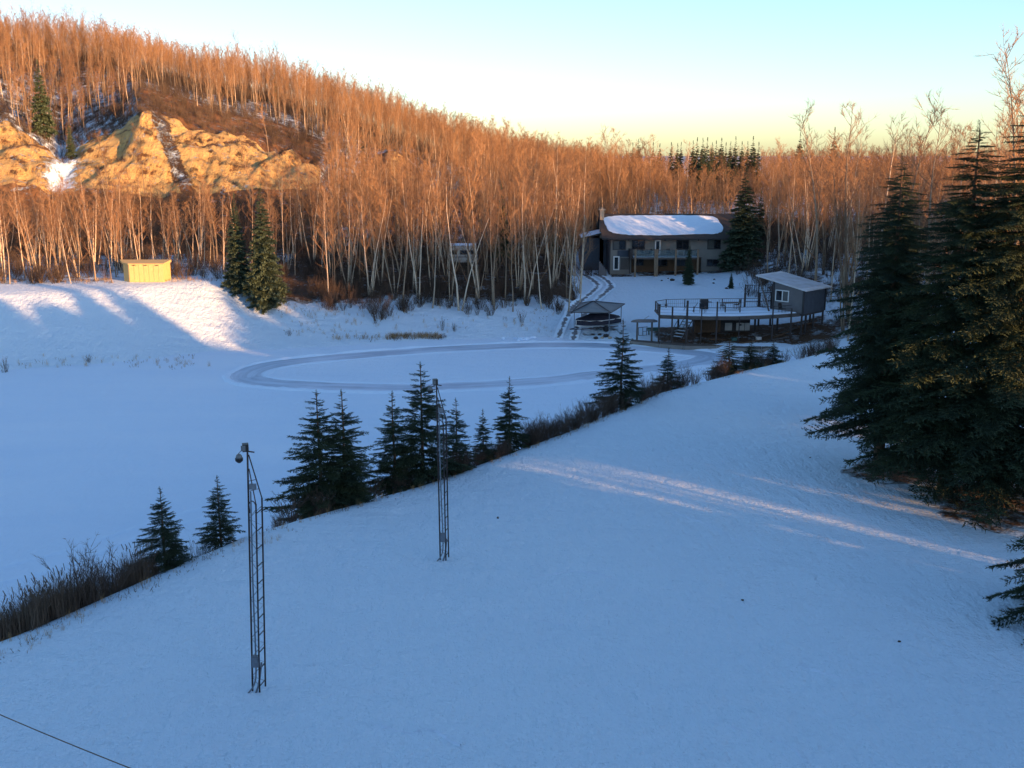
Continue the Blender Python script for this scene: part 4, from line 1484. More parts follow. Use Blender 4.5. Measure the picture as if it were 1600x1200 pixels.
G().hexa([(-2.15, -1.15, 2.702), (1.35, -1.15, 2.702), (1.35, 1.15, 2.702), (-2.15, 1.15, 2.702)], [(-2.0, -1.0, 2.85), (1.2, -1.0, 2.85), (1.2, 1.0, 2.85), (-2.0, 1.0, 2.85)]).build('roof_snow', M['snow'], rv)

# ================================================================== YELLOW SHED ON THE DAM
p = hit(203, 441.5, 100)
sy = p.y + .3
sx0 = x_at(203, sy, p.z); sx1 = x_at(256.5, sy, p.z)
shed = thing('storage_shed', (sx0, sy, p.z - .1), 'low yellow plywood shed on the dam, bright in the sun', 'shed')
W = sx1 - sx0; Hh = at_y(203, 411.5, sy).z - p.z + .1
n = 7
for i in range(n):
    G().box2((W * i / n + .015, 0, 0), (W * (i + 1) / n - .015, .05, Hh - .12 - .01 * (i % 2))).build('panel', M['ply'], shed)
G().hexa([(-.95, .9, 0), (-.9, .9, 0), (.0, .05, 0), (-.06, .05, 0)][::-1], [(-.95, .9, Hh - .12), (-.9, .9, Hh - .12), (.0, .05, Hh - .12), (-.06, .05, Hh - .12)][::-1]).build('side_panel', M['ply'], shed)
G().hexa([(-.03, -.12, Hh - .12), (W + .1, -.12, Hh - .12), (W + .1, 2.6, Hh - .12), (-1.9, 2.6, Hh - .12), (-1.0, .85, Hh - .12)],
         [(-.03, -.12, Hh - .02), (W + .1, -.12, Hh - .02), (W + .1, 2.6, Hh + .16), (-1.9, 2.6, Hh + .16), (-1.0, .85, Hh + .02)]).build('roof', M['ply'], shed)
for i in range(3):
    G().box((W * (i + .5) / 3, -.135, Hh - .2), (.32, .03, .09)).build('vent', M['trim'], shed)
G().box2((W - .05, .06, 0), (W, 2.4, Hh - .12)).build('side_panel', M['ply'], shed)

# ================================================================== CANOPY TENT AND BOAT
E_ = 3.0; gz = .5
c4 = [(6.45, 105.0), (10.05, 104.7), (11.9, 110.6), (7.6, 111.2)]
cxm = sum(a for a, b in c4) / 4; cym = sum(b for a, b in c4) / 4
tent = thing('canopy_tent', (cxm, cym, gz), 'open-sided grey canopy tent with a peaked roof by the lake', 'tent')
ov = [((a - cxm) * 1.14, (b - cym) * 1.08) for a, b in c4]
ap = (x_at(927, 108, 3.7) - cxm, .1, at_y(927, 470.5, 108).z - gz)
for i in range(4):
    a, b = ov[i], ov[(i + 1) % 4]
    g = G()
    A, B = Vector((*a, E_ - gz)), Vector((*b, E_ - gz)); T_ = Vector(ap)
    rows = 5; V = []
    for r_ in range(rows + 1):
        for c_ in range(rows + 1 - r_):
            f = r_ / rows; h_ = c_ / rows
            q = A.lerp(B, h_) ; q = A + (B - A) * h_ + (T_ - A) * f
            q.z -= .10 * math.sin(math.pi * min(1, f + .15)) * math.sin(math.pi * min(1, max(0, h_ / max(1 - f, .01)))) 
            g.v.append(tuple(q))
    k = 0; off = []
    for r_ in range(rows + 1): off.append(k); k += rows + 1 - r_
    for r_ in range(rows):
        for c_ in range(rows - r_):
            g.face(off[r_] + c_, off[r_] + c_ + 1, off[r_ + 1] + c_)
            if c_ < rows - r_ - 1: g.face(off[r_] + c_ + 1, off[r_ + 1] + c_ + 1, off[r_ + 1] + c_)
    o = g.build('roof_panel', M['canvas'], tent, smooth=True)
    md = o.modifiers.new('thick', 'SOLIDIFY'); md.thickness = .02
    G().tube([tuple(A), tuple(B)], .035, 5).build('edge_pole', M['steel'], tent)
    G().tube([tuple(A + Vector((0, 0, .03))), tuple(T_ + Vector((0, 0, .03)))], .03, 5).build('ridge_pole', M['steel'], tent)
for i, (a, b) in enumerate(c4):
    z = tz(a, b)
    G().tube([(a - cxm, b - cym, z - gz - .1), (a - cxm, b - cym, E_ - gz)], .045, 6).build('leg', M['galv'], tent)
bt = thing('boat', (9.0, 108.0, tz(9.0, 108.0)), 'white motor boat under a dark cover, parked beneath the canopy tent', 'boat', R(-152))
secs = []
Lb, Wb = 5.2, 2.05
st = [(-.5, .80, .55), (-.3, .95, .5), (0, 1.0, .5), (.25, .86, .52), (.4, .55, .62), (.5, .06, .85)]
g = G()
for t, w, kz in st:
    hw = Wb / 2 * w
    for y, z in ((-hw, 1.25 + t * t * .5), (-hw * .93, .85), (-hw * .45, kz), (0, kz - .1), (hw * .45, kz), (hw * .93, .85), (hw, 1.25 + t * t * .5)):
        g.v.append((t * Lb, y, z))
for i in range(len(st) - 1):
    for k in range(6):
        a = i * 7 + k; g.face(a, a + 1, a + 8, a + 7)
g.face(*range(6, -1, -1))
for i in range(len(st) - 1): g.face(i * 7, (i + 1) * 7, (i + 1) * 7 + 6, i * 7 + 6)
g.build('hull', M['white'], bt, smooth=False)
g = G()
prof = [(-.5, .80, 1.5, 1.45), (-.35, .95, 1.7, 1.5), (-.05, 1.0, 2.05, 1.55), (.1, .97, 2.1, 1.5), (.25, .88, 1.75, 1.4), (.4, .58, 1.55, 1.4), (.49, .12, 1.42, 1.4)]
for t, w, zc, zs in prof:
    hw = Wb / 2 * w + .03
    for y, z in ((-hw - .02, .76 + t * t * .35), (-hw * .92, zs - .1), (-hw * .45, (zc + zs) / 2 + .05), (0, zc), (hw * .45, (zc + zs) / 2 + .05), (hw * .92, zs - .1), (hw + .02, .76 + t * t * .35)):
        g.v.append((t * Lb, y, z))
for i in range(len(prof) - 1):
    for k in range(6):
        a = i * 7 + k; g.face(a, a + 1, a + 8, a + 7)
g.face(*range(6, -1, -1)); g.face(*range(42, 49))
g.build('boat_cover', M['navy'], bt, smooth=True)
g = G()
for y in (-.75, .75): g.tube([(-2.3, y, .45), (1.6, y, .45), (3.3, 0, .42)], .05, 5)
g.tube([(-.6, -.95, .35), (-.6, .95, .35)], .05, 5)
g.build('trailer_frame', M['steel'], bt)
for y in (-1.05, 1.05): G().tube([(-.6, y - .1, .32), (-.6, y + .1, .32)], .33, 14).build('wheel', M['black'], bt)
for i, (px, py, r) in enumerate(((931, 529, .28), (941, 528.5, .2), (947, 526, .34), (953, 529, .24), (937, 524, .22))):
    p = hit(px, py, 95); rock(p.x, p.y, r, 'snow-dusted stone at the foot of the canopy tent', 'stone' if i % 2 else 'wood_dark', group='stones at the tent foot')

# ================================================================== DECK, BOATHOUSE, DOCK
DZ = 3.13
deck = thing('raised_deck', (20.5, 103.5, 0.5), 'raised wooden deck on dark posts with cable railings by the lake', 'deck')
dp = Vector(deck.location)
front = [tuple(p) for p in catmull([(14.8, 102), (17.6, 101.35), (20.5, 101.0), (23.5, 101.3), (26.3, 102.0), (29.3, 103.3)], False, 4)]
outline = front + [(28.3, 104.6), (27.2, 105.9), (26.2, 107.6), (20, 107.4), (16.0, 106.9), (14.8, 105.6)]
loc2 = lambda p, z: (p[0] - dp.x, p[1] - dp.y, z - dp.z)
G().hexa([loc2(p, DZ - .12) for p in outline], [loc2(p, DZ) for p in outline]).build('deck_floor', M['wood_grey'], deck)
inn = [((p[0] - 21) * .965 + 21, (p[1] - 104) * .9 + 104.1) for p in outline]
inn = [(a + rng.normal(0, .05), b + rng.normal(0, .07)) for a, b in inn]
G().hexa([loc2(p, DZ + .002) for p in inn], [loc2(((p[0] - 21) * .985 + 21, (p[1] - 104) * .97 + 104), DZ + .09) for p in inn]).build('deck_snow', M['snow'], deck)
for i in range(len(front) - 1):
    a, b = Vector((*front[i], DZ - .32)), Vector((*front[i + 1], DZ - .32)); d = (b - a); L = d.length
    n_ = Vector((d.y, -d.x, 0)).normalized() * .03
    q = [a + n_, b + n_, b - n_ * .05, a - n_ * .05]
    G().hexa([tuple(v - dp) for v in q], [tuple(v - dp + Vector((0, 0, .33))) for v in q]).build('fascia_board', M['wood_grey'], deck)


def f_at(px):
    """point on the deck's front edge in the column px"""
    best = None
    for i in range(len(front) - 1):
        for k in range(20):
            t = k / 20; x = front[i][0] * (1 - t) + front[i + 1][0] * t; y = front[i][1] * (1 - t) + front[i + 1][1] * t
            d = abs(to_px(x, y, DZ)[0] - px)
            if best is None or d < best[0]: best = (d, x, y)
    return best[1], best[2]


fp = {}
for px, r_, up in ((1028, .13, .95), (1050, .12, .95), (1073.5, .15, 1.6), (1096, .08, .95), (1120, .11, 1.55), (1155, .07, .0), (1207, .10, .95), (1236, .11, .6)):
    x, y = f_at(px); y -= .14; fp[px] = (x, y)
    z0 = max(tz(x, y), 0) - .2
    r_ *= .62; G().box2(loc2((x - r_, y - r_), z0), loc2((x + r_, y + r_), DZ + up)).build('post', M['wood_dark'], deck)
for px in (1060, 1100, 1140, 1180, 1215, 1262):
    x = x_at(px, 106, DZ - .6) if px != 1262 else 30.2; y = 105.9 if px != 1262 else 104.2
    G().box2(loc2((x - .09, y - .09), tz(x, y) - .2), loc2((x + .09, y + .09), DZ - .12)).build('post', M['wood_dark'], deck)
keys = [1028, 1050, 1073.5, 1096, 1120, 1207, 1236]
for a, b in zip(keys[:-1], keys[1:]):
    for h, r_ in ((.93, .035), (.62, .012), (.32, .012)):
        G().tube([loc2(fp[a], DZ + h), loc2(fp[b], DZ + h)], r_, 4).build('rail', M['wood_dark'] if r_ > .02 else M['steel'], deck)
back = [(14.9, 105.5), (16.2, 106.8), (18.2, 107.1), (20.2, 107.3), (22.2, 107.4), (24.2, 107.5), (26.1, 107.5)]
for p in [(14.9, 103.7)] + back:
    G().box2(loc2((p[0] - .05, p[1] - .05), DZ), loc2((p[0] + .05, p[1] + .05), DZ + .95)).build('rail_post', M['wood_dark'], deck)
bk = [fp[1028], (14.9, 103.7)] + back
for a, b in zip(bk[:-1], bk[1:]):
    for h, r_ in ((.93, .035), (.5, .012)):
        G().tube([loc2(a, DZ + h), loc2(b, DZ + h)], r_, 4).build('rail', M['wood_dark'] if r_ > .02 else M['steel'], deck)
    n_ = int(math.dist(a, b) / .22)
    g = G()
    for k in range(1, n_):
        q = (a[0] + (b[0] - a[0]) * k / n_, a[1] + (b[1] - a[1]) * k / n_)
        g.tube([loc2(q, DZ + .05), loc2(q, DZ + .92)], .009, 3)
    tag(g.build('baluster', M['steel'], deck), kind='stuff')
# lower flat rail posts in front (short benches)
for px in (1084, 1133, 1156):
    x = x_at(px, 103.4, DZ); G().box2(loc2((x - .05, 103.35), DZ + .09), loc2((x + .05, 103.45), DZ + .7)).build('rail_post', M['wood_dark'], deck)
# stairs
stair = G()
a, b = Vector((18.7, 105.0, DZ - .1)), Vector((16.9, 103.3, .55))
side = Vector((.62, -.62, 0)).normalized() * .55
for s_k in (-1, 1):
    p0, p1 = a + side * s_k, b + side * s_k
    G().hexa([tuple(p1 - dp + Vector(v)) for v in ((-.04, -.04, -.12), (.04, -.04, -.12), (.04, .04, -.12), (-.04, .04, -.12))],
             [tuple(p0 - dp + Vector(v)) for v in ((-.04, -.04, .12), (.04, -.04, .12), (.04, .04, .12), (-.04, .04, .12))]).build('stringer', M['wood_dark'], deck)
    G().tube([tuple(p1 - dp + Vector((0, 0, .95))), tuple(p0 - dp + Vector((0, 0, 1.0)))], .035, 4).build('handrail', M['wood_dark'], deck)
for i in range(9):
    c = b.lerp(a, (i + .5) / 9) - dp
    g = G().box(tuple(c), (1.1, .27, .05), math.atan2(side.y, side.x)); g.build('step', M['wood_grey'], deck)
    g = G().box(tuple(c + Vector((0, 0, .048))), (.96, .22, .04), math.atan2(side.y, side.x)); g.build('step_snow', M['snow'], deck)
# store room under the deck
store = thing('store_room', (21.8, 106.2, tz(21.8, 106) - .1), 'brown plank store room with two white doors under the deck', 'store')
so = Vector(store.location)
xa, xb = x_at(1085, 105.6, 1.5), x_at(1172, 105.6, 1.5)
k = 10
for i in range(k):
    a_, b_ = xa + (x_at(1126, 105.6, 1.5) - xa) * i / k, xa + (x_at(1126, 105.6, 1.5) - xa) * (i + 1) / k
    G().box2((a_ + .01 - so.x, -.60 - .012 * (i % 2), 0), (b_ - .01 - so.x, -.55, DZ - .25 - so.z)).build('plank', M['wood_brown'], store)
G().box2((xa - so.x, -.548, 0), (xb - so.x, .7, DZ - .2 - so.z)).build('wall', M['wood_dark'], store)
for p0, p1, mt in ((1133, 1143.8, 'offwhite'), (1150.5, 1163, 'offwhite'), (1164, 1171.5, 'offwhite')):
    A, B = x_at(p0, 105.6, 1.5), x_at(p1, 105.6, 1.5)
    d = G().box2((A - so.x, -.63, .25), (B - so.x, -.55, at_y(p0, 504.5, 105.6).z - so.z)).build('door', M[mt], store)
    G().box((B - so.x - .12, -.66, 1.1), (.05, .05, .12)).build('handle', M['steel'], d)
G().box((x_at(1156.5, 105.6, 1.5) - so.x, -.645, at_y(0, 507.5, 105.6).z - so.z), (.26, .02, .18)).build('door_plaque', M['trim'], store)

# boathouse
K = Vector((29.6, 103.3, 0)); dM = Vector((-.70, .71, 0)).normalized(); dN = Vector((.71, .70, 0)).normalized()
Mv = K + dM * 3.5; Nv = K + dN * 4.4; Bv = Mv + dN * 4.4
bh = thing('boathouse', (K.x, K.y, DZ), 'grey boathouse on stilts with a slanting pale roof at the deck end', 'boathouse')
bo = Vector(bh.location)
zK, zM = 5.47 - DZ, 6.12 - DZ
rel = lambda v, z: (v.x - bo.x, v.y - bo.y, z)
th = .12


def wall_between(a, b, za, zb_, inward, name, mat, z0=-.12, parent=bh):
    iw = inward * th
    return G().hexa([rel(a, z0), rel(b, z0), rel(b + iw, z0), rel(a + iw, z0)], [rel(a, za), rel(b, zb_), rel(b + iw, zb_), rel(a + iw, za)]).build(name, mat, parent)


wall_between(K + dM * .003, Mv, zK, zM, dN, 'front_wall', M['siding_grey'])
wall_between(K, Nv, zK, zK, dM, 'side_wall', M['siding_dark'])
wall_between(Nv + dM * .003, Bv, zK, zM, -dN, 'back_wall', M['siding_grey'])
wall_between(Mv + dN * (th + .003), Bv - dN * (th + .003), zM, zM, -dM, 'end_wall', M['siding_grey'])
for v in (K, Mv, Nv):
    G().box((v.x - bo.x - dN.x * .02, v.y - bo.y - .03, (zK if v is not Mv else zM) / 2 - .07), (.16, .16, (zK if v is not Mv else zM) + .1), math.pi / 4).build('corner_trim', M['trim'], bh)
G().hexa([rel(K, -.3), rel(Mv, -.3), rel(Bv, -.3), rel(Nv, -.3)][::-1], [rel(K, -.125), rel(Mv, -.125), rel(Bv, -.125), rel(Nv, -.125)][::-1]).build('floor', M['wood_dark'], bh)
# roof slopes down from M side to K side, long overhang over the deck
sl = (zM - zK) / 3.5
def rf(v, along): return None
r1 = Mv + dM * 2.0 - dN * .35; r2 = Mv + dM * 2.0 + dN * 4.7; r3 = K - dM * .45 + dN * 4.75; r4 = K - dM * .45 - dN * .35
zr = lambda v: zK + sl * ((v - K).dot(dM)) + .02
rr_ = G().hexa([rel(v, zr(v)) for v in (r4, r3, r2, r1)], [rel(v, zr(v) + .12) for v in (r4, r3, r2, r1)]).build('roof', M['metal_roof'], bh)
up = [r4.lerp(r1, .12) + dN * .3, r3.lerp(r2, .1) - dN * .3, r3.lerp(r2, .9) - dN * .25, r4.lerp(r1, .93) + dN * .25]
G().hexa([rel(v, zr(v) + .122) for v in up], [rel(v, zr(v) + .15) for v in up]).build('roof_frost', simple('thin_roof_snow', (.50, .53, .60), (.36, .35, .36), 1.1, .7), rr_)
p1_ = at_y(1187, 437, 105.5); p2_ = at_y(1201.5, 486, 104.2)
G().tube([tuple(Vector(p1_) - bo), tuple(Vector(p2_) - bo)], .09, 6).build('roof_brace', M['wood_grey'], bh)
# window on the front wall
def on_front(px, z):
    best = None
    for k in range(400):
        v = K + dM * (3.5 * k / 400); d = abs(to_px(v.x, v.y, z + DZ)[0] - px)
        if best is None or d < best[0]: best = (d, v)
    return best[1]
za, zb_ = at_y(0, 472.5, 104.4).z - DZ, at_y(0, 454.6, 104.4).z - DZ
L_, R_ = on_front(1211.5, 1), on_front(1232.3, 1)
wd = (R_ - L_); o_ = -dN
def fr(t0, t1, z0, z1, d0, d1, name, mat, parent):
    a = L_ + wd * t0; b = L_ + wd * t1
    q = [a + o_ * d1, b + o_ * d1, b + o_ * d0, a + o_ * d0]
    return G().hexa([rel(v, z0) for v in q], [rel(v, z1) for v in q]).build(name, mat, parent)
w_ = fr(0, 1, za, za + .09, .002, .07, 'window', M['white'], bh)
for t0, t1, z0, z1 in ((0, 1, zb_ - .09, zb_), (0, .055, za + .09, zb_ - .09), (.945, 1, za + .09, zb_ - .09), (.49, .55, za + .09, zb_ - .09)):
    fr(t0, t1, z0, z1, .002, .07, 'frame', M['white'], w_)
fr(.055, .49, za + .09, zb_ - .09, .01, .03, 'pane', M['glass'], w_); fr(.55, .945, za + .09, zb_ - .09, .01, .03, 'pane', M['glass_pale'], w_)
for v in (Nv - dN * .3, Nv + dM * 1.6, K + dM * .25 + dN * .3, K + dN * 2.2):
    G().box2((v.x - bo.x - .08, v.y - bo.y - .08, tz(v.x, v.y) - .3 - DZ), (v.x - bo.x + .08, v.y - bo.y + .08, -.3)).build('stilt', M['wood_dark'], bh)
# side deck with white-ish rails behind
sd = thing('side_rail', (25.5, 108.6, tz(25.5, 108.6)), 'dark post-and-rail fence between the deck and the boathouse', 'railing')
so2 = Vector(sd.location)
pa, pb, pc = at_y(1164.5, 457, 107.3), at_y(1187.5, 457, 107.9), at_y(1206, 456, 108.2)
for p in (pa, pb, pc):
    G().box2((p.x - .09 - so2.x, p.y - .09 - so2.y, tz(p.x, p.y) - so2.z - .1), (p.x + .09 - so2.x, p.y + .09 - so2.y, p.z - so2.z)).build('post', M['wood_dark'], sd)
for a, b in ((pa, pb), (pb, pc)):
    for dz in (0, -.9): G().tube([tuple(a - so2 + Vector((0, 0, dz - .04))), tuple(b - so2 + Vector((0, 0, dz - .04)))], .05, 4).build('rail', M['wood_dark'], sd)
bf = thing('back_fence', (27, 113, tz(27, 113)), 'low dark picket fence behind the deck, left of the boathouse roof', 'fence')
bf0 = Vector(bf.location)
pa, pb = at_y(1165, 446, 113), at_y(1207, 445, 113.5)
for i in range(13):
    p = pa.lerp(pb, i / 12); G().box((p.x - bf0.x, p.y - bf0.y, p.z - bf0.z - .35), (.05, .05, .75)).build('picket', M['wood_dark'], bf)
for dz in (0, -.65): G().tube([tuple(pa - bf0 + Vector((0, 0, dz))), tuple(pb - bf0 + Vector((0, 0, dz)))], .04, 4).build('rail', M['wood_dark'], bf)
for i in (0, 6, 12):
    p = pa.lerp(pb, i / 12); G().box2((p.x - .06 - bf0.x, p.y - .06 - bf0.y, tz(p.x, p.y) - bf0.z - .2), (p.x + .06 - bf0.x, p.y + .06 - bf0.y, p.z - bf0.z + .1)).build('post', M['wood_dark'], bf)
# furniture on the deck
gr = thing('barbecue', (x_at(1100, 105.6, DZ), 105.6, DZ + .09), 'black lidded barbecue on the snowy deck', 'barbecue', .1)
G().box((0, 0, .38), (.75, .5, .7)).build('cabinet', M['black'], gr)
G().hexa([(-.42, -.28, .74), (.42, -.28, .74), (.42, .28, .74), (-.42, .28, .74)], [(-.38, -.12, 1.05), (.38, -.12, 1.05), (.38, .2, 1.05), (-.38, .2, 1.05)]).build('lid', M['black'], gr)
G().box((.6, 0, .74), (.36, .42, .04)).build('side_shelf', M['steel'], gr)
table(x_at(1142, 105.3, DZ), 105.3, DZ + .09, .1, M['wood_grey'], 'grey wooden table in the middle of the deck', 1.7, .9)
chair(x_at(1129, 105.4, DZ), 105.5, DZ + .09, 1.4, M['wood_grey'], 'grey chair at the left end of the deck table')
chair(x_at(1151, 105.7, DZ), 105.9, DZ + .09, -1.5, M['wood_grey'], 'grey chair at the right end of the deck table')
chair(x_at(1222, 103.4, DZ), 103.5, DZ + .03, .6, M['black'], 'black chair against the boathouse wall under its window')
chair(x_at(1098, 103.2, DZ), 103.2, DZ + .09, 2.6, M['black'], 'black chair knocked low near the front of the deck')
for px in (1030, 1040):
    q = G().ball((0, 0, .09), .17, 8, 4, .6).build('snow_capped_pot', M['black'], loc=(x_at(px, 102.1, 4), fp[1028][1] + (.02 if px < 1035 else 0), DZ + .97))
    tag(q, 'small dark pot on the left corner post of the deck' if px < 1035 else 'small dark pot on the rail right of the corner post of the deck', 'pot')
# canoe resting beside the deck
cn = thing('canoe', (13.4, 102.6, 2.35), 'grey upturned canoe on a rack beside the left end of the deck', 'canoe', .03)
g = G(); prof = [(-1.35, .04, .1), (-1.15, .2, .22), (-.6, .34, .3), (.2, .36, .3), (1.0, .3, .28), (1.35, .1, .16)]
for x, w, h in prof:
    for k in range(7):
        an = math.pi * k / 6; g.v.append((x, -w * math.cos(an), h * math.sin(an)))
for i in range(5):
    for k in range(6): g.face(i * 7 + k, i * 7 + k + 1, (i + 1) * 7 + k + 1, (i + 1) * 7 + k)
    g.face(i * 7, (i + 1) * 7, (i + 1) * 7 + 6, i * 7 + 6)
g.face(*range(7)); g.face(*range(41, 34, -1))
g.build('hull', M['siding_grey'], cn, smooth=True)
for x in (-.7, .8): G().box2((x - .05, -.3, -(2.35 - tz(13.4 + x, 102.6)) - .1), (x + .05, .3, -.003)).build('rack_post', M['wood_grey'], cn)
G().tube([(.0, 0, .3), (.5, .1, .62)], .02, 4).build('paddle', M['wood_grey'], cn)
# sawhorse and green bench below
sh = thing('sawhorse', (*tuple(hit(1004, 524, 95))[:2], tz(*tuple(hit(1004, 524, 95))[:2])), 'dark frame like a sawhorse standing in the snow left of the deck', 'sawhorse', .1)
for a in (-.45, .0, .4):
    G().tube([(a, -.1, 0), (a, 0, .8)], .035, 4).build('leg', M['wood_dark'], sh)
G().tube([(-.5, 0, .8), (.5, 0, .88)], .04, 4).build('beam', M['wood_dark'], sh)
G().tube([(-.02, 0, .38), (.4, 0, .42)], .03, 4).build('beam', M['wood_dark'], sh)
G().tube([(-.45, -.1, .02), (.4, -.1, .02)], .03, 4).build('beam', M['wood_dark'], sh)
p = hit(1021, 523, 95)
gb = thing('bench', (p.x, p.y, p.z), 'dark green bench in the snow beside the left deck post', 'bench', .12)
G().box((0, 0, .42), (1.3, .35, .07)).build('seat', M['green'], gb)
G().box((0, .2, .6), (1.3, .04, .25)).build('backrest', M['green'], gb)
for a in (-.5, .5): G().box((a, 0, .19), (.08, .3, .385)).build('leg', M['green'], gb)

# lower dock in sections
def dock(pts, label, planks=8):
    c = sum((Vector((a, b, 0)) for a, b in pts), Vector()) / 4
    o = thing('dock_section', (c.x, c.y, .32), label, 'dock', 0, 'dock sections along the shore')
    A, B, C_, D_ = [Vector((a, b, 0)) - c for a, b in pts]     # A-B front, D-C back
    for i in range(planks):
        t0, t1 = (i + .04) / planks, (i + .96) / planks
        q = [A.lerp(D_, t0), B.lerp(C_, t0), B.lerp(C_, t1), A.lerp(D_, t1)]
        h = .004 * (i % 3)
        G().hexa([(v.x, v.y, .0) for v in q], [(v.x, v.y, .05 + h) for v in q]).build('plank', M['wood_grey'], o)
    n_ = (B - A).normalized(); n_ = Vector((n_.y, -n_.x, 0)) * .05
    q = [A + n_, B + n_, B, A]
    G().hexa([(v.x, v.y, -.30) for v in q], [(v.x, v.y, .07) for v in q]).build('front_board', M['stucco'], o)
    for v in (A * .9, B * .9): G().box((v.x, v.y + .1, -.35), (.12, .12, .68)).build('pile', M['wood_dark'], o)
    return o


P0 = lambda px, py: tuple(at_z(px, py, .35))[:2]
dock([P0(984, 533.5), P0(1031, 538), P0(1034, 531), P0(990, 528)], 'leftmost dock section, snow at its left end', 6)
dock([P0(1031.5, 538.2), P0(1068, 541), P0(1071, 532.5), P0(1034.5, 531)], 'second dock section from the left, with a pale front board', 7)
dock([P0(1068.5, 541.2), P0(1120, 541.5), P0(1120, 532.5), P0(1071.5, 532.5)], 'middle dock section, directly under the deck posts', 7)
dock([P0(1120.5, 541.5), P0(1141, 537.5), P0(1139, 529.5), P0(1120.5, 532)], 'short angled dock section at the right corner', 6)
dock([P0(1143, 543.5), P0(1190, 546), P0(1189, 539.5), P0(1146, 538)], 'snowy dock section between the corner and the shore shrubs', 6)
dock([P0(1190.5, 546), P0(1222, 539.5), P0(1219, 534), P0(1189.5, 539)], 'rightmost dock section, turned up towards the bank', 6)
o = thing('firewood_rack', (x_at(1108, 102.4, .8), 102.5, .45), 'tangle of old boards and a bench under the deck', 'boards', 0)
rd = random.Random(4)
for i in range(9):
    x = rd.uniform(-1.2, 1.2); y = rd.uniform(-.3, .8)
    G().box((x, y, .15 + .08 * rd.random()), (rd.uniform(.8, 1.8), .14, .05), rd.uniform(-.5, .5)).build('board', M[rd.choice(['wood_grey', 'wood_dark', 'wood_brown'])], o)
for px in (1131, 1141):
    q = at_y(px, 520, 103.2); r2_ = at_y(px - 6, 535, 102.2)
for i, (px, py, rz, ln) in enumerate(((1190, 527, .5, 2.8), (1222, 524, .7, 2.4), (1240, 516, .5, 3.4), (1262, 508, .6, 3.0), (1215, 531, .1, 2.2), (1170, 536, .15, 2.0))):
    p = hit(px, py, 94)
    tag(G().box((0, 0, .1), (ln, .22, .08), 0).build('plank', M['wood_brown' if i % 2 else 'wood_grey'], loc=(p.x, p.y, max(p.z, .05))), 'loose plank lying on the dark slope below the boathouse', 'plank', 'loose planks below the boathouse').rotation_euler = (0, R(-8), rz)
for i, (px, py, mt) in enumerate(((1147, 534, 'green'), (1185, 533, 'offwhite'), (1164, 538, 'snow'))):
    p = at_z(px, py, .42)
    if mt == 'snow': continue
    o = thing('crate', (p.x, p.y, .42), ('teal crate at the right corner of the dock', 'white crate on the snowy right dock section')[i], 'crate')
    G().box((0, 0, .2), (.5, .4, .4)).build('body', M[mt], o); G().box((0, 0, .42), (.54, .44, .04)).build('lid', M[mt], o)

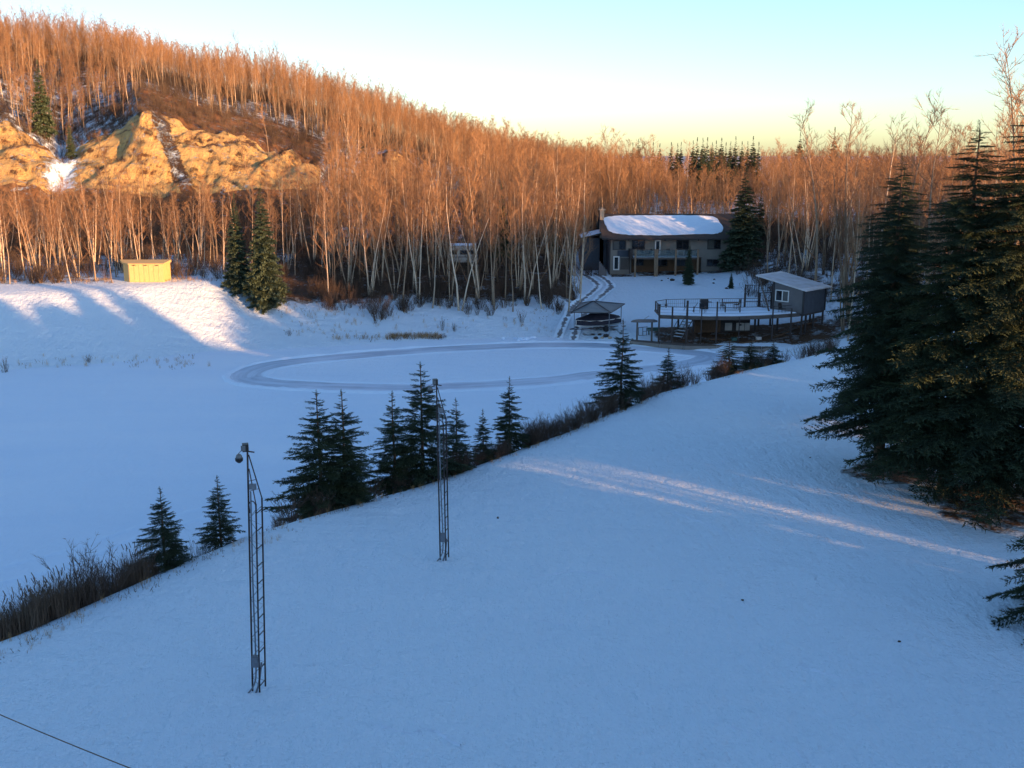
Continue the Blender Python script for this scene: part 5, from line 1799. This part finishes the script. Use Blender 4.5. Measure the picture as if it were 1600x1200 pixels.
# ================================================================== LATTICE LAMP TOWERS
def lamp_tower(px_b, py_b, px_t, py_t, label, rz):
    p = hit(px_b, py_b, 12)
    top = at_y(px_t, py_t, p.y)
    H = (top.z - p.z)
    o = thing('lamp_tower', p, label, 'lamp tower', rz)
    s = .128
    A = Vector((-s, -.10, 0)); B = Vector((s * .55, -.16, 0)); C_ = Vector((s * 1.15, .15, 0))
    hl = H * .80
    lx = (top.x - p.x) + s * .9
    def tilt(v, z): return (v.x + lx * z / H, v.y, z)
    G().tube([tilt(A, -.3), tilt(A, H * .5), tilt(A, H)], .026, 6).build('leg', M['steel'], o)
    G().tube([tilt(C_, -.3), tilt(C_, hl)], .024, 6).build('leg', M['steel'], o)
    G().tube([tilt(B, -.3), tilt(B, hl * .99)], .024, 6).build('leg', M['steel'], o)
    hoop = [tilt(B, hl * .97)]
    for k in range(1, 8):
        an = math.pi * k / 8
        hoop.append(tuple(Vector(tilt(B.lerp(A, .5 - .5 * math.cos(an)), hl * .97 + .17 * math.sin(an)))))
    hoop.append(tilt(A + Vector((.03, 0, 0)), hl * .94))
    G().tube(hoop, .014, 5).build('hoop', M['steel'], o)
    G().tube([tilt(C_, hl), tilt(A + Vector((.03, 0, 0)), H * .985)], .016, 5).build('top_brace', M['steel'], o)
    G().tube([tilt(B, hl * .99), tilt(A + Vector((.03, 0, 0)), H * .93)], .014, 5).build('top_brace', M['steel'], o)
    for z in (hl * 1.05, hl * 1.1):
        G().tube([tilt(A, z), tilt(C_.lerp(A, (z - hl) / (H - hl)), z)], .009, 4).build('rung', M['steel'], o)
    n = 11
    for i in range(n):
        z = hl * (i + .35) / n
        G().tube([tilt(B, z), tilt(C_, z + .02)], .014, 4).build('rung', M['steel'], o)
    for (P_, Q_) in ((A, C_), (A, B)):
        z = .15; k = 0; pts = []
        while z < hl - .05:
            pts.append(tilt(P_ if k % 2 else Q_, z)); z += .27; k += 1
        G().tube(pts, .008, 3).build('zigzag_brace', M['galv'], o)
    # boxes and cables
    jb = G().box(tuple(Vector(tilt(B.lerp(A, .45), H * .135)) + Vector((0, -.03, 0))), (.17, .12, .30)).build('junction_box', M['galv'], o)
    G().box(tuple(Vector(tilt(B.lerp(A, .45), H * .135)) + Vector((0, -.1, .02))), (.13, .02, .24)).build('box_door', M['galv'], jb)
    G().box(tuple(Vector(tilt(A, H * .86)) + Vector((.12, -.03, 0))), (.16, .1, .13)).build('control_box', M['galv'], o)
    cb = [tilt(A + Vector((.06, -.02, 0)), H * .84), tilt(A + Vector((.07, -.02, 0)), H * .45), tilt(A.lerp(B, .55), H * .12), tilt(A.lerp(B, .5) + Vector((-.04, -.05, 0)), .22), tilt(A + Vector((-.16, -.12, 0)), -.08)]
    G().tube([tuple(v) for v in catmull(cb, False, 5)], .022, 5).build('cable', M['galv'], o)
    cb = [tilt(B.lerp(C_, .4), H * .12), tilt(B.lerp(A, .1), .25), tilt(A.lerp(B, .4) + Vector((0, -.06, 0)), -.08)]
    G().tube([tuple(v) for v in catmull(cb, False, 5)], .028, 5).build('cable', M['galv'], o)
    # flood lamp and globe
    tp = Vector(tilt(A, H))
    fl = G().box(tuple(tp + Vector((-.04, -.02, .10))), (.15, .17, .19), .3).build('flood_lamp', M['black'], o)
    G().box(tuple(tp + Vector((-.07, -.115, .10))), (.11, .012, .14), .3).build('lens', M['lens'], fl)
    G().tube([tuple(tp + Vector((-.02, 0, 0))), tuple(tp + Vector((.17, 0, -.03)))], .018, 5).build('bracket', M['steel'], o)
    G().tube([tuple(tp + Vector((0, 0, -.02))), tuple(tp + Vector((-.14, -.02, .02))), tuple(tp + Vector((-.22, -.03, -.06)))], .012, 5).build('lamp_arm', M['galv'], o)
    gl = G().ball(tuple(tp + Vector((-.21, -.03, -.15))), .082, 12, 8, 1.1).build('globe_lamp', M['lens'], o, True)
    g = G()
    c0 = tp + Vector((-.21, -.03, -.17)); g.tube([tuple(c0), tuple(c0 + Vector((0, 0, -.07))), tuple(c0 + Vector((0, 0, -.12)))], [.098, .094, .04], 12)
    g.build('globe_base', M['black'], gl)
    return o


lamp_tower(404, 1079, 389, 703, 'nearer lattice lamp tower on the lawn, with a junction box and cable at its foot', 0)
lamp_tower(694, 873, 683, 600, 'farther lattice lamp tower on the lawn, its top in front of the bank spruces', 0)
# overhead wire across the lower left corner
a, b = at_y(-260, 990, 16), at_y(330, 1250, 9)
pts = [tuple(a.lerp(b, i / 12) - Vector((0, 0, .12 * math.sin(math.pi * i / 12)))) for i in range(13)]
o = G().tube([tuple(Vector(p) - a) for p in pts], .007, 5).build('overhead_wire', M['black'], loc=a)
tag(o, 'thin dark wire crossing the lower left corner above the snow', 'wire')

# ================================================================== REEDS, WEEDS, SHRUBS
def tuft(seed, H, n, spread, w, bend=.25, heads=0):
    r = random.Random(seed); g = G()
    for i in range(n):
        a = r.random() * 6.28; o = spread * r.random() ** .6
        x, y = math.cos(a) * o, math.sin(a) * o
        h = H * r.uniform(.55, 1.1); dx, dy = r.gauss(0, bend) * h, r.gauss(0, bend) * h
        n0 = len(g.v)
        px_, py_ = -math.sin(a) * w, math.cos(a) * w
        g.v += [(x - px_, y - py_, -.1), (x + px_, y + py_, -.1), (x + dx * .35 + px_ * .7, y + dy * .35 + py_ * .7, h * .6), (x + dx * .35 - px_ * .7, y + dy * .35 - py_ * .7, h * .6), (x + dx, y + dy, h * (1 - .2 * abs(dx + dy) / h))]
        g.face(n0, n0 + 1, n0 + 2, n0 + 3); g.face(n0 + 3, n0 + 2, n0 + 4)
        if i < heads:
            g.tube([(x + dx * .7, y + dy * .7, h * .86), (x + dx * .9, y + dy * .9, h * 1.0)], .016, 4)
    return g


REED = [tuft(i, 1.9, 34, .42, .007, .26, 3).mesh('reed_tuft', M['reed']) for i in range(3)]
WEED = [tuft(10 + i, .38, 12, .14, .004, .3).mesh('weed_tuft', M['straw']) for i in range(3)] + [shrub(400, .32, 6, 1.4, .008).mesh('weed_bush', M['shrubtwig'])]


def crest_pts(px0_, px1_, n, o0, o1):
    out = []
    for i in range(n):
        px = rng.uniform(px0_, px1_); off = rng.uniform(o0, o1)
        x, y = behind_crest(px, off)
        out.append((x, y, tz(x, y) if off > .5 else tz(x, y)))
    return out


rp1 = [p for p in crest_pts(-60, 235, 520, 1.8, 6.5) + crest_pts(200, 440, 170, 1.8, 4.5) if vnoise(np.array([p[0] * .8]), np.array([p[1] * .8]))[0] > .46]
sc1 = [rng.uniform(.4, 1.05) * (.85 if to_px(*p)[0] < 120 else .75 if to_px(*p)[0] < 225 else .6) for p in rp1]
scatter('reed_bed', REED, rp1, np.column_stack([sc1] * 3), rng.integers(0, 3, len(rp1)), 'dark dry reeds along the bank at the left of the lawn', 'reeds')
w1 = crest_pts(-40, 480, 110, -2.4, .4) + crest_pts(480, 1300, 150, -.9, .5)
# weeds at the foot and face of the far bank
for (pxa, pxb, pya, pyb, n) in ((610, 690, 524, 530, 240), (520, 612, 526, 532, 50), (20, 330, 558, 576, 60), (440, 640, 470, 525, 110), (640, 880, 470, 520, 60), (0, 180, 437, 443, 90), (256, 350, 437, 441, 30)):
    for i in range(n):
        p = hit(rng.uniform(pxa, pxb), rng.uniform(pya, pyb), 88)
        w1.append(tuple(p))
sc2 = []
for p in w1:
    far_ = p[1] > 80
    sc2.append(rng.uniform(.5, 1.1) * (1.7 if far_ else .8))
scatter('dry_weeds', WEED, w1, np.column_stack([sc2] * 3), [int(rng.choice([0, 1, 2, 3], p=[.3, .3, .2, .2])) for _ in w1], 'straw-coloured dry weeds poking through the snow', 'weeds')


def place_shrub(x, y, H, label, group=None, vi=0, wid=1.0):
    o = link('shrub', SHRUBS[vi % 4], None, (x, y, tz(x, y)))
    o.scale = (H / 2 * wid, H / 2 * wid, H / 2); o.rotation_euler = (0, 0, random.random() * 6.28)
    return tag(o, label, 'shrub', group)


for px, top, off, wid, lab in ((140, 832, 2.0, .7, 'bare sapling rising out of the reeds at the left'), (172, 850, 2.4, 1.0, 'thin bare bush in the reeds right of the sapling'),
                               (455, 765, 2.4, 1.2, 'bare bush between the nearer tower and the touching pair of spruces'), (585, 745, 2.0, 1.2, 'low bare bush between two groups of bank spruces'),
                               (840, 645, 2.2, 1.3, 'bare bush immediately right of the neat conical spruce'), (868, 648, 2.0, 1.3, 'middle one of the bare bushes right of the neat conical spruce'),
                               (898, 650, 2.2, 1.3, 'bare bush left of the tall spruce near the canopy tent'), (927, 640, 2.2, 1.2, 'bare bush touching the left of the tall spruce near the canopy tent'),
                               (1005, 600, 2.6, 1.0, 'bare bush between the tall spruce and the thin one'), (1070, 568, 3.0, .9, 'tall thin bush right of the thin bank spruce'),
                               (1086, 580, 2.6, 1.2, 'bare bush in the gap right of the thin bank spruce, behind a tall thin one'), (1108, 575, 2.6, 1.3, 'dense bush left of the last three bank spruces'),
                               (1152, 570, 2.0, 1.2, 'bush between the last three bank spruces'), (1225, 546, 2.6, 1.3, 'bush right of the last bank spruce'),
                               (1248, 540, 2.6, 1.4, 'dense bush below the boathouse on the bank'), (1272, 536, 2.4, 1.5, 'bush near the end of the bank crest'), (1292, 530, 2.4, 1.5, 'last bush before the big spruces on the crest')):
    x, y = behind_crest(px, off)
    z = tz(x, y)
    place_shrub(x, y, max(.6, at_y(px, top, y).z - z), lab, None, int(px), wid)
# continuous low brush under the small spruces
cp2 = [p for p in crest_pts(430, 830, 170, 1.4, 4.4) + crest_pts(820, 1300, 220, 1.4, 4.8) if vnoise(np.array([p[0] * .6]), np.array([p[1] * .6]))[0] > .38]
s3 = rng.uniform(.25, .62, len(cp2)) * np.array([1.15 if to_px(*p)[0] > 820 else .9 for p in cp2])
scatter('bank_brush', SHRUBS, cp2, np.column_stack([s3] * 3), rng.integers(0, 4, len(cp2)), 'low dark brush below the crest of the lawn', 'brush')

for px, py, H, wid, vi, lab in ((592, 500, 3.4, 1.1, 0, 'bare bush in a straw patch on the open snow bank'), (690, 468, 4.6, 1.2, 1, 'big dark spreading bush on the middle bank'), (660, 466, 3.0, 1.3, 2, 'dark bush left of the big spreading one'),
                                (720, 470, 2.6, 1.3, 3, 'dark bush right of the big spreading one'), (815, 504, 1.8, .7, 0, 'thin shrub alone near the drive'), (692, 516, 1.6, .5, 1, 'small upright weed bush near the shore'),
                                (710, 518, 1.2, .8, 2, 'small leaning weed bush near the shore'), (489, 460, 2.4, .8, 3, 'bare shrub right of the dam spruces'), (770, 466, 2.2, 1.3, 0, 'low bush among the pale trunks left of the drive'),
                                (8, 582, 2.0, .6, 2, 'dark broken stalks at the left edge of the lake'), (139, 566, .9, 1.0, 3, 'low tuft of brush at the foot of the dam'), (452, 525, .9, .8, 1, 'tiny bush on the shore left of the skating track end')):
    p = hit(px, py, 86)
    place_shrub(p.x, p.y, H * .9, lab, None, vi, wid)
# dark low evergreen at the foot of the dam spruces, dark heap by the house
for px, py, H, wid, lab in ((422, 463, 2.3, 5.2, 'low dark evergreen bush sprawling at the foot of the dam spruces'), (385, 452, 1.8, 4.5, 'smaller low evergreen bush left of the sprawling one')):
    p = hit(px, py, 95)
    o = place_spruce('far', 0, p.x, p.y + 1.0, 0, lab, hn=H, wid=wid, name='juniper_bush'); o['category'] = 'bush'
for px, py, H in ((912, 418, 2.2), (924, 416, 2.0)):
    p = at_y(px, py, 138.5)
    place_shrub(p.x, 138.5, H, 'dark tangled bush left of the house steps' if px < 920 else 'dark bush right against the house steps', None, px, 1.6)

# heaped snow beside the drive
p = hit(820, 530, 95)
g = G(); rd = random.Random(9)
for i in range(26):
    x = rd.gauss(0, 1.0); y = rd.gauss(0, .45)
    r_ = rd.uniform(.1, .32)
    g.ball((x, y, .08), r_, 7, 4, .7, .35)
tag(g.build('snow_heap', M['snow'], loc=(p.x, p.y, max(p.z, 0))), 'lumpy heap of ploughed snow where the drive meets the lake', 'snow heap')
# wisp of cloud is left to the sky; specks on the lawn
for px, py in ((778, 810), (1266, 716), (778, 811), (1405, 1005), (1160, 940)):
    p = hit(px, py, 10)
    tag(G().ball((0, 0, .01), .05, 6, 4, .5, .4).build('twig_scrap', M['wood_dark'], loc=p), 'tiny dark scrap lying on the lawn snow', 'scrap', 'dark scraps on the lawn')

# faint ridges of crust and old animal trails across the lawn
def trail(name, pxs, w, h, label=None):
    C = catmull([tuple(hit(a, b, 10))[:2] for a, b in pxs], False, 14)
    g = G(); n = len(C)
    for i in range(n):
        t = C[min(i + 1, n - 1)] - C[max(i - 1, 0)]; t = t / np.linalg.norm(t); nn = np.array([-t[1], t[0]])
        c = C[i] + nn * rng.normal(0, w * .35); ww = w * rng.uniform(.4, 1.2); hh = h * rng.uniform(.2, 1.2)
        for o, z in ((-1, -.03), (0, hh), (1, -.03)):
            q = c + nn * o * ww; g.v.append((q[0], q[1], tz(q[0], q[1]) + z))
    for i in range(n - 1):
        for k in range(2): g.face(i * 3 + k, i * 3 + k + 1, (i + 1) * 3 + k + 1, (i + 1) * 3 + k)
    tag(g.build(name, M['snow'], smooth=True), kind='structure')


for pxs in ([(1050, 800), (1110, 822), (1150, 845), (1205, 866)], [(1100, 1128), (1180, 1150), (1225, 1162), (1262, 1192)], [(585, 1135), (640, 1150), (668, 1142), (720, 1165)],
            [(700, 985), (790, 965), (880, 978)], [(1250, 1040), (1320, 1062), (1400, 1050)], [(830, 905), (900, 893), (955, 903)]):
    trail('snow_ridge', pxs, .07, .035)
